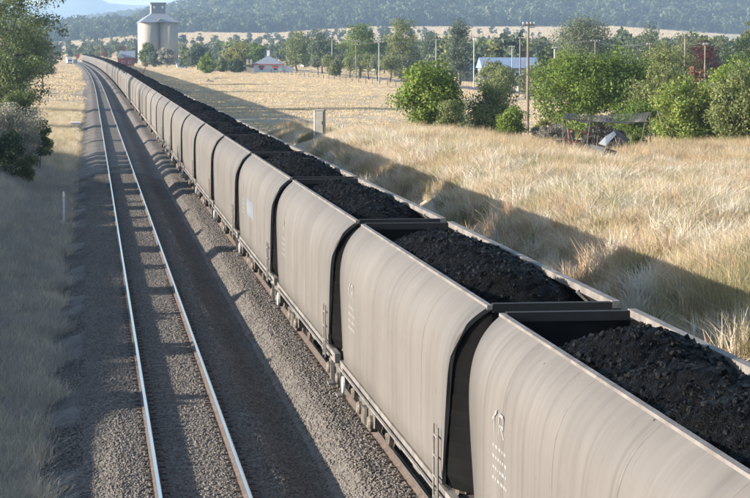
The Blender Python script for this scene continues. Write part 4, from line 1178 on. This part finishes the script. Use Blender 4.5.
MB().box(-1.1, 1.1, 0, 2, 0, 2.4).build('wall', m_bluetin, o); MB().box(-1.25, 1.25, -.15, 2.15, 2.41, 2.6).build('roof', m_tin, o); MB().box(-.4, .4, -.05, -.01, 0, 1.95).build('door', m_tin_dark, o)
def signal(label, px, D, ztop, w, hh):
    p = at(px, D); o = thing('rail_signal', label, 'signal', p, 0, 'red railway signals')
    t = pt(px, ztop, D).z - p.z
    MB().tube([(0, 0, -.2), (0, 0, t)], .09, 8).build('mast', m_galv, o)
    MB().box(-w / 2, w / 2, -.16, -.1, t - hh, t).build('target', m_red, o)
    MB().lathe([(.0, 0), (.16, 0), (.16, .25), (.0, .25)], 12, Matrix.Translation((0, -.16, t - hh / 2)) @ Matrix.Rotation(math.pi / 2, 4, 'X')).build('lamp', m_tyre, o)
    return o
signal('red signal target beside the pale blue hut at far left', 78, 1190, 54.6, 1.0, 2.0)
signal('red signal target just behind the train, left of the station house', 103.3, 930, 52, 1.0, 1.5)

# ---- poles and wires
def pole(label, px, D, ytop, r=.12, m=None, arm=1.6, arms=1, group='power poles', lamp=False, rz=0):
    p = at(px, D); h = pt(px, ytop, D).z - p.z
    o = thing('power_pole', label, 'pole', p, rz, group)
    MB().tube([(0, 0, -.3), (0, 0, h * .5), (0, 0, h)], [r, r * .88, r * .72], 10).build('shaft', m or m_timber, o)
    for a in range(arms):
        z = h - .25 - a * .9
        ar = MB().box(-arm / 2, arm / 2, -r - .10, -r, z - .06, z + .06).build('crossarm', m_timber, o)
        for x in (-arm * .46, -arm * .16, arm * .16, arm * .46):
            MB().lathe([(.035, 0), (.06, .05), (.04, .11), (.06, .16), (.02, .2)], 8, Matrix.Translation((x, -r - .05, z + .062))).build('insulator', m_white, ar)
    if lamp: MB().box(-.12, .5, -.22, -.02, h - .5, h - .36).build('lamp_head', m_galv, o)
    return o, p + Vector((0, 0, h - .1))
PO = {}
for key, lab, px, D, yt, r, m, arm, arms in (
    ('a', 'tall weathered timber pole rising above the bright green bush', 528, 185, 22, .14, m_timber, 1.0, 1),
    ('b', 'tall green grey pole at the right end of the row of round trees', 379, 475, 41, .13, m_green_pole, 2.0, 1),
    ('c', 'green grey pole in front of the narrow dark tree', 474, 440, 36, .14, m_green_pole, 1.6, 1),
    ('d', 'timber pole standing among the row of round trees', 356, 555, 40, .13, m_timber, 2.2, 2),
    ('e', 'green grey pole above the left part of the round tree row', 332, 640, 39, .13, m_green_pole, 1.6, 1),
    ('f', 'timber pole between wispy gum and tall green grey pole', 395, 590, 42, .13, m_timber, 1.6, 1),
    ('g', 'green grey pole left of the narrow dark tree', 436, 540, 39, .13, m_green_pole, 1.6, 1),
    ('h', 'short pole above the mid green corner tree', 415, 560, 46, .12, m_green_pole, 1.2, 1),
    ('i', 'timber pole right in front of the blue shed roof', 520, 400, 37, .15, m_timber, 1.8, 1),
    ('j', 'thin green grey pole in front of the blue shed roof', 512, 420, 46, .10, m_green_pole, 1.0, 1),
    ('k', 'short timber pole with crossarm above the deep green tree', 650, 260, 43, .13, m_timber, .9, 1),
    ('l', 'stout dark pole with a wide crossarm on the right skyline', 685, 330, 35, .2, m_timber, 3.0, 1),
    ('m', 'timber pole in front of the maroon tree', 705, 270, 43, .13, m_timber, .6, 1),
    ('n', 'pole with crossarm left above the deep green tree', 595, 380, 40, .12, m_timber, 1.6, 1),
    ('o', 'grey pole right of the shed end', 554.5, 350, 47, .12, m_galv, .6, 1),
    ('p', 'far thin pole left of the station house', 101, 900, 41, .13, m_timber, 1.8, 1),
    ('q', 'far pole left behind the light green tree by the white house', 287, 800, 42, .14, m_timber, 1.8, 1)):
    PO[key] = pole(lab, px, D, yt, r, m, arm, arms, lamp=key == 'a', rz=-.3 if key in 'bdf' else 0)[1]
m_wire = mat('wire', (.12, .12, .12), .5, .05, 1, metal=.4)
def wire(label, a, b, sag, off=(0, 0, 0), r=.022):
    mb = MB(); a, b = a + Vector(off), b + Vector(off)
    mb.tube([a.lerp(b, t) - Vector((0, 0, sag * 4 * t * (1 - t))) for t in np.linspace(0, 1, 13)], r, 4)
    tag(mb.build('power_line', m_wire), label, 'power line', 'overhead wires')
W2 = [('e', 'd', 'between the poles left of the round tree row'), ('d', 'b', 'above the right half of the round tree row'), ('b', 'g', 'from the tall green grey pole past the wispy gum'), ('g', 'c', 'to the pole before the narrow dark tree'), ('c', 'i', 'across the blue shed roof'), ('i', 'n', 'right of the blue shed roof'), ('n', 'k', 'over the deep green tree to the short timber pole'), ('k', 'l', 'to the wide crossarm on the right skyline'), ('l', 'm', 'in front of the maroon tree'), ('f', 'h', 'behind the mid green corner tree')]
for a, b, t in W2:
    for dx, dz, w in ((-.6, .15, 'left'), (.6, .15, 'right')):
        wire('%s wire of the pair %s' % (w, t), PO[a], PO[b], .7, (dx, 0, dz))

# ---- wire fence along the paddock, by the road
fo = thing('paddock_fence', 'low post and wire fence along the far side of the paddock', 'fence')
prev = None
for i in range(26):
    y = 440 + i * 11; x = 60 + 3 * math.sin(y * .006)
    z = float(gz(x, y))
    MB().box(x - .07, x + .07, y - .07, y + .07, z - .2, z + 1.15).build('fence_post', m_timber, fo)
    if prev:
        for hgt in (.4, .75, 1.08):
            MB().tube([(prev[0], prev[1], prev[2] + hgt), (x, y, z + hgt)], .012, 4, False).build('fence_wire', m_wire, fo)
    prev = (x, y, z)

# ---- car on the road, drum
o = thing('white_car', 'white car on the road right of the white house', 'car', at(304, 930), .2)
bd = MB().prism([(-2.1, .35), (-2.15, .75), (-1.2, .92), (-.6, 1.42), (.9, 1.45), (1.6, .95), (2.1, .85), (2.1, .35)], -.85, .85, 'x').build('body', m_board, o)
MB().add([(-.7, -1.22, .95), (.7, -1.22, .95), (.62, -.66, 1.38), (-.62, -.66, 1.38)], [(0, 1, 2, 3)]).build('windscreen', m_glass, bd)
for x in (-.8, .8):
    for y in (-1.3, 1.3):
        w = MB().lathe([(.1, -.1), (.32, -.1), (.32, .1), (.1, .1)], 12, Mx); w.v = [v + Vector((x, y, .32)) for v in w.v]; w.build('wheel', m_tyre, o)
    MB().box(x * .72 - .14, x * .72 + .14, -2.18, -2.13, .55, .7).build('headlight', m_galv, o)
o = thing('gas_tank', 'small white tank on legs left of the timber pole', 'tank', at(518.5, 400)); o.scale = (.6, .6, .6)
MB().lathe([(.05, .35), (.45, .45), (.5, .7), (.5, 1.5), (.45, 1.75), (.05, 1.85)], 16).build('drum', m_white, o)
for a in range(3): MB().tube([(.35 * math.cos(a * 2.1), .35 * math.sin(a * 2.1), -.1), (.35 * math.cos(a * 2.1), .35 * math.sin(a * 2.1), .46)], .04, 6).build('leg', m_galv, o)

# ---- chicken run with net roof, and the junk in front of it
D = 126
def lp(px, py, Y, o): return pt(px, py, Y) - o
base = at(604, D)
cr = thing('chicken_run', 'ramshackle grey chicken run roofed with sagging wire net', 'chicken run', base)
m_dkwood = mat('weathered_wood', (.11, .095, .08), .9, .3, 5)
m_net = mat('wire_net', (.22, .21, .20), .6, .1, 3)
hz = 2.05
P0 = [lp(563, 118, 125, base), lp(645, 122, 125, base), lp(650, 112, 130, base), lp(566, 113, 130, base)]
def net_pt(u, v):
    a = P0[0].lerp(P0[1], u); b = P0[3].lerp(P0[2], u)
    p = a.lerp(b, v); p = p + Vector((0, 0, -.28 * math.sin(math.pi * u * 2.0) ** 2 * math.sin(math.pi * v) - .15 * math.sin(math.pi * u)))
    return p
nb = MB()
for i in range(31): nb.tube([net_pt(i / 30, v) for v in np.linspace(0, 1, 9)], .006, 3, False)
for j in range(21): nb.tube([net_pt(u, j / 20) for u in np.linspace(0, 1, 13)], .008, 3, False)
tag(nb.build('net', m_net, cr), 'sagging grey wire net roof', kind='stuff')
for u, v in ((0, 0), (.33, 0), (.66, 0), (1, 0), (0, 1), (.5, 1), (1, 1)):
    t = net_pt(u, v); MB().tube([(t.x + random.uniform(-.45, .45), t.y + random.uniform(-.3, .3), -.2), t], [.05, .03], 6).build('post', m_dkwood, cr)
MB().tube([net_pt(0, 0), net_pt(.5, 0), net_pt(1, 0)], .02, 6).build('rail', m_dkwood, cr)
r = random.Random(4)
for i in range(9):
    x = -2.0 + i * .5
    Mt = Matrix.Translation((x, 2.4 + r.uniform(-.3, .3), .7)) @ Matrix.Rotation(r.uniform(-.15, .15), 4, 'Y') @ Matrix.Rotation(r.uniform(-.3, .3), 4, 'Z')
    MB().box(-.27, .27, -.015, .015, -.8, r.uniform(.3, .85), Mt).build('tin_sheet', r.choice([m_dkstuff, m_tin_dark, m_dkstuff, m_rustm]), cr)
Mt = Matrix.Translation(lp(621, 136, 123, base)) @ Matrix.Rotation(.6, 4, 'Y') @ Matrix.Rotation(-.9, 4, 'X')
MB().box(-.5, .5, -.02, .02, -.25, .25, Mt).build('tin_sheet', m_dkwood, cr)
for i in range(34):
    a = Vector((r.uniform(-2.2, 1.8), r.uniform(-1.6, 1.6), 0)); b_ = a + Vector((r.uniform(-.7, .7), r.uniform(-.3, .3), r.uniform(.6, 1.6)))
    MB().tube([a, a.lerp(b_, .5) + Vector((r.uniform(-.15, .15), 0, 0)), b_], [.035, .028, .015], 5).build('branch', m_timber, cr)
def frame_thing(name, label, segs, r_, m, Y, cat):
    b0 = pt(segs[0][0], segs[0][1], Y); b0.z = float(gz(b0.x, Y)); o = thing(name, label, cat, b0)
    for (x0, y0, d0, x1, y1, d1) in segs:
        MB().tube([lp(x0, y0, Y + d0, b0), lp(x1, y1, Y + d1, b0)], r_, 6).build('bar', m, o)
    return o
frame_thing('scrap_trestle', 'rusty brown tubular frame leaning on the chicken run', [(570, 163, 0, 568, 129, .3), (568, 129, .3, 589, 133, .3), (589, 133, .3, 575, 162, -.4), (566, 139, .1, 584, 145, 0), (581, 132, .3, 573, 147, -.2), (568, 129, .3, 573, 160, 1.2), (564, 138, .1, 566, 161, .2)], .035, m_rustm, 124, 'frame')
frame_thing('broken_stool', 'small pale crossed stick trestle right of the rusty frame', [(586, 164, 0, 574, 143, .2), (573, 164, 0, 586, 144, .2), (581, 164, .5, 586, 144, .2)], .02, m_galv, 123, 'trestle')
o = thing('rusty_drum', 'rusty orange bucket lying in the grass below the rusty frame', 'bucket', at(575.5, 123), .4)
Mt = Matrix.Translation((0, 0, .34)) @ Matrix.Rotation(1.1, 4, 'Y') @ Matrix.Rotation(.3, 4, 'X')
MB().lathe([(.20, -.28), (.26, .28), (.245, .28), (.19, -.26)], 18, Mt).build('side', m_rustm, o); MB().lathe([(.262, .25), (.285, .25), (.285, .29), (.262, .29)], 18, Mt).build('rim', m_rustm, o)
o = thing('white_tub', 'broken white tub with torn lid lying in the rusty grass', 'tub', at(602, 119), .2); o.scale = (1.55, 1.55, 1.45)
zz = 0.55
MB().add([(-.42, 0, .25 + zz), (.12, -.12, .12 + zz), (.02, .2, -.5 + zz), (-.28, .25, -.42 + zz), (-.40, .04, .22 + zz), (.10, -.08, .1 + zz), (.0, .24, -.5 + zz), (-.26, .29, -.42 + zz)], [(0, 3, 2, 1), (4, 5, 6, 7), (0, 1, 5, 4), (1, 2, 6, 5), (3, 0, 4, 7)]).build('side', m_white, o)
MB().add([(-.05, .1, .28 + zz), (.18, .0, .2 + zz), (.62, .12, .6 + zz), (.55, .16, .72 + zz), (.2, .12, .52 + zz), (-.05, .13, .25 + zz), (.18, .03, .17 + zz), (.62, .15, .57 + zz), (.55, .19, .69 + zz), (.2, .15, .49 + zz)], [(0, 1, 2, 3, 4), (9, 8, 7, 6, 5), (0, 5, 6, 1), (1, 6, 7, 2), (2, 7, 8, 3), (3, 8, 9, 4), (4, 9, 5, 0)]).build('lid', m_white, o)
MB().add([(.14, -.1, .1 + zz), (.60, 0, -.02 + zz), (.55, .2, -.45 + zz), (.05, .22, -.5 + zz), (.30, .25, -.2 + zz)], [(0, 1, 4), (1, 2, 4), (2, 3, 4), (3, 0, 4)]).build('inside', m_dkstuff, o)

# ================================================================== HAZE
def haze_material():
    m = bpy.data.materials.new('haze_air'); m.use_nodes = True
    N, L = m.node_tree.nodes, m.node_tree.links
    N.remove(N['Principled BSDF'])
    v = N.new('ShaderNodeVolumePrincipled')
    v.inputs['Color'].default_value = (.52, .73, 1.0, 1)
    v.inputs['Density'].default_value = HAZE
    v.inputs['Anisotropy'].default_value = 0.0
    L.new(v.outputs[0], N['Material Output'].inputs['Volume'])
    return m
HAZE = 1.05e-4
MB().box(-17000, 17000, -1500, 17000, -12, 460).build('haze', haze_material())
tag(bpy.data.objects['haze'], 'thin blue haze over the valley', 'haze', kind='stuff')
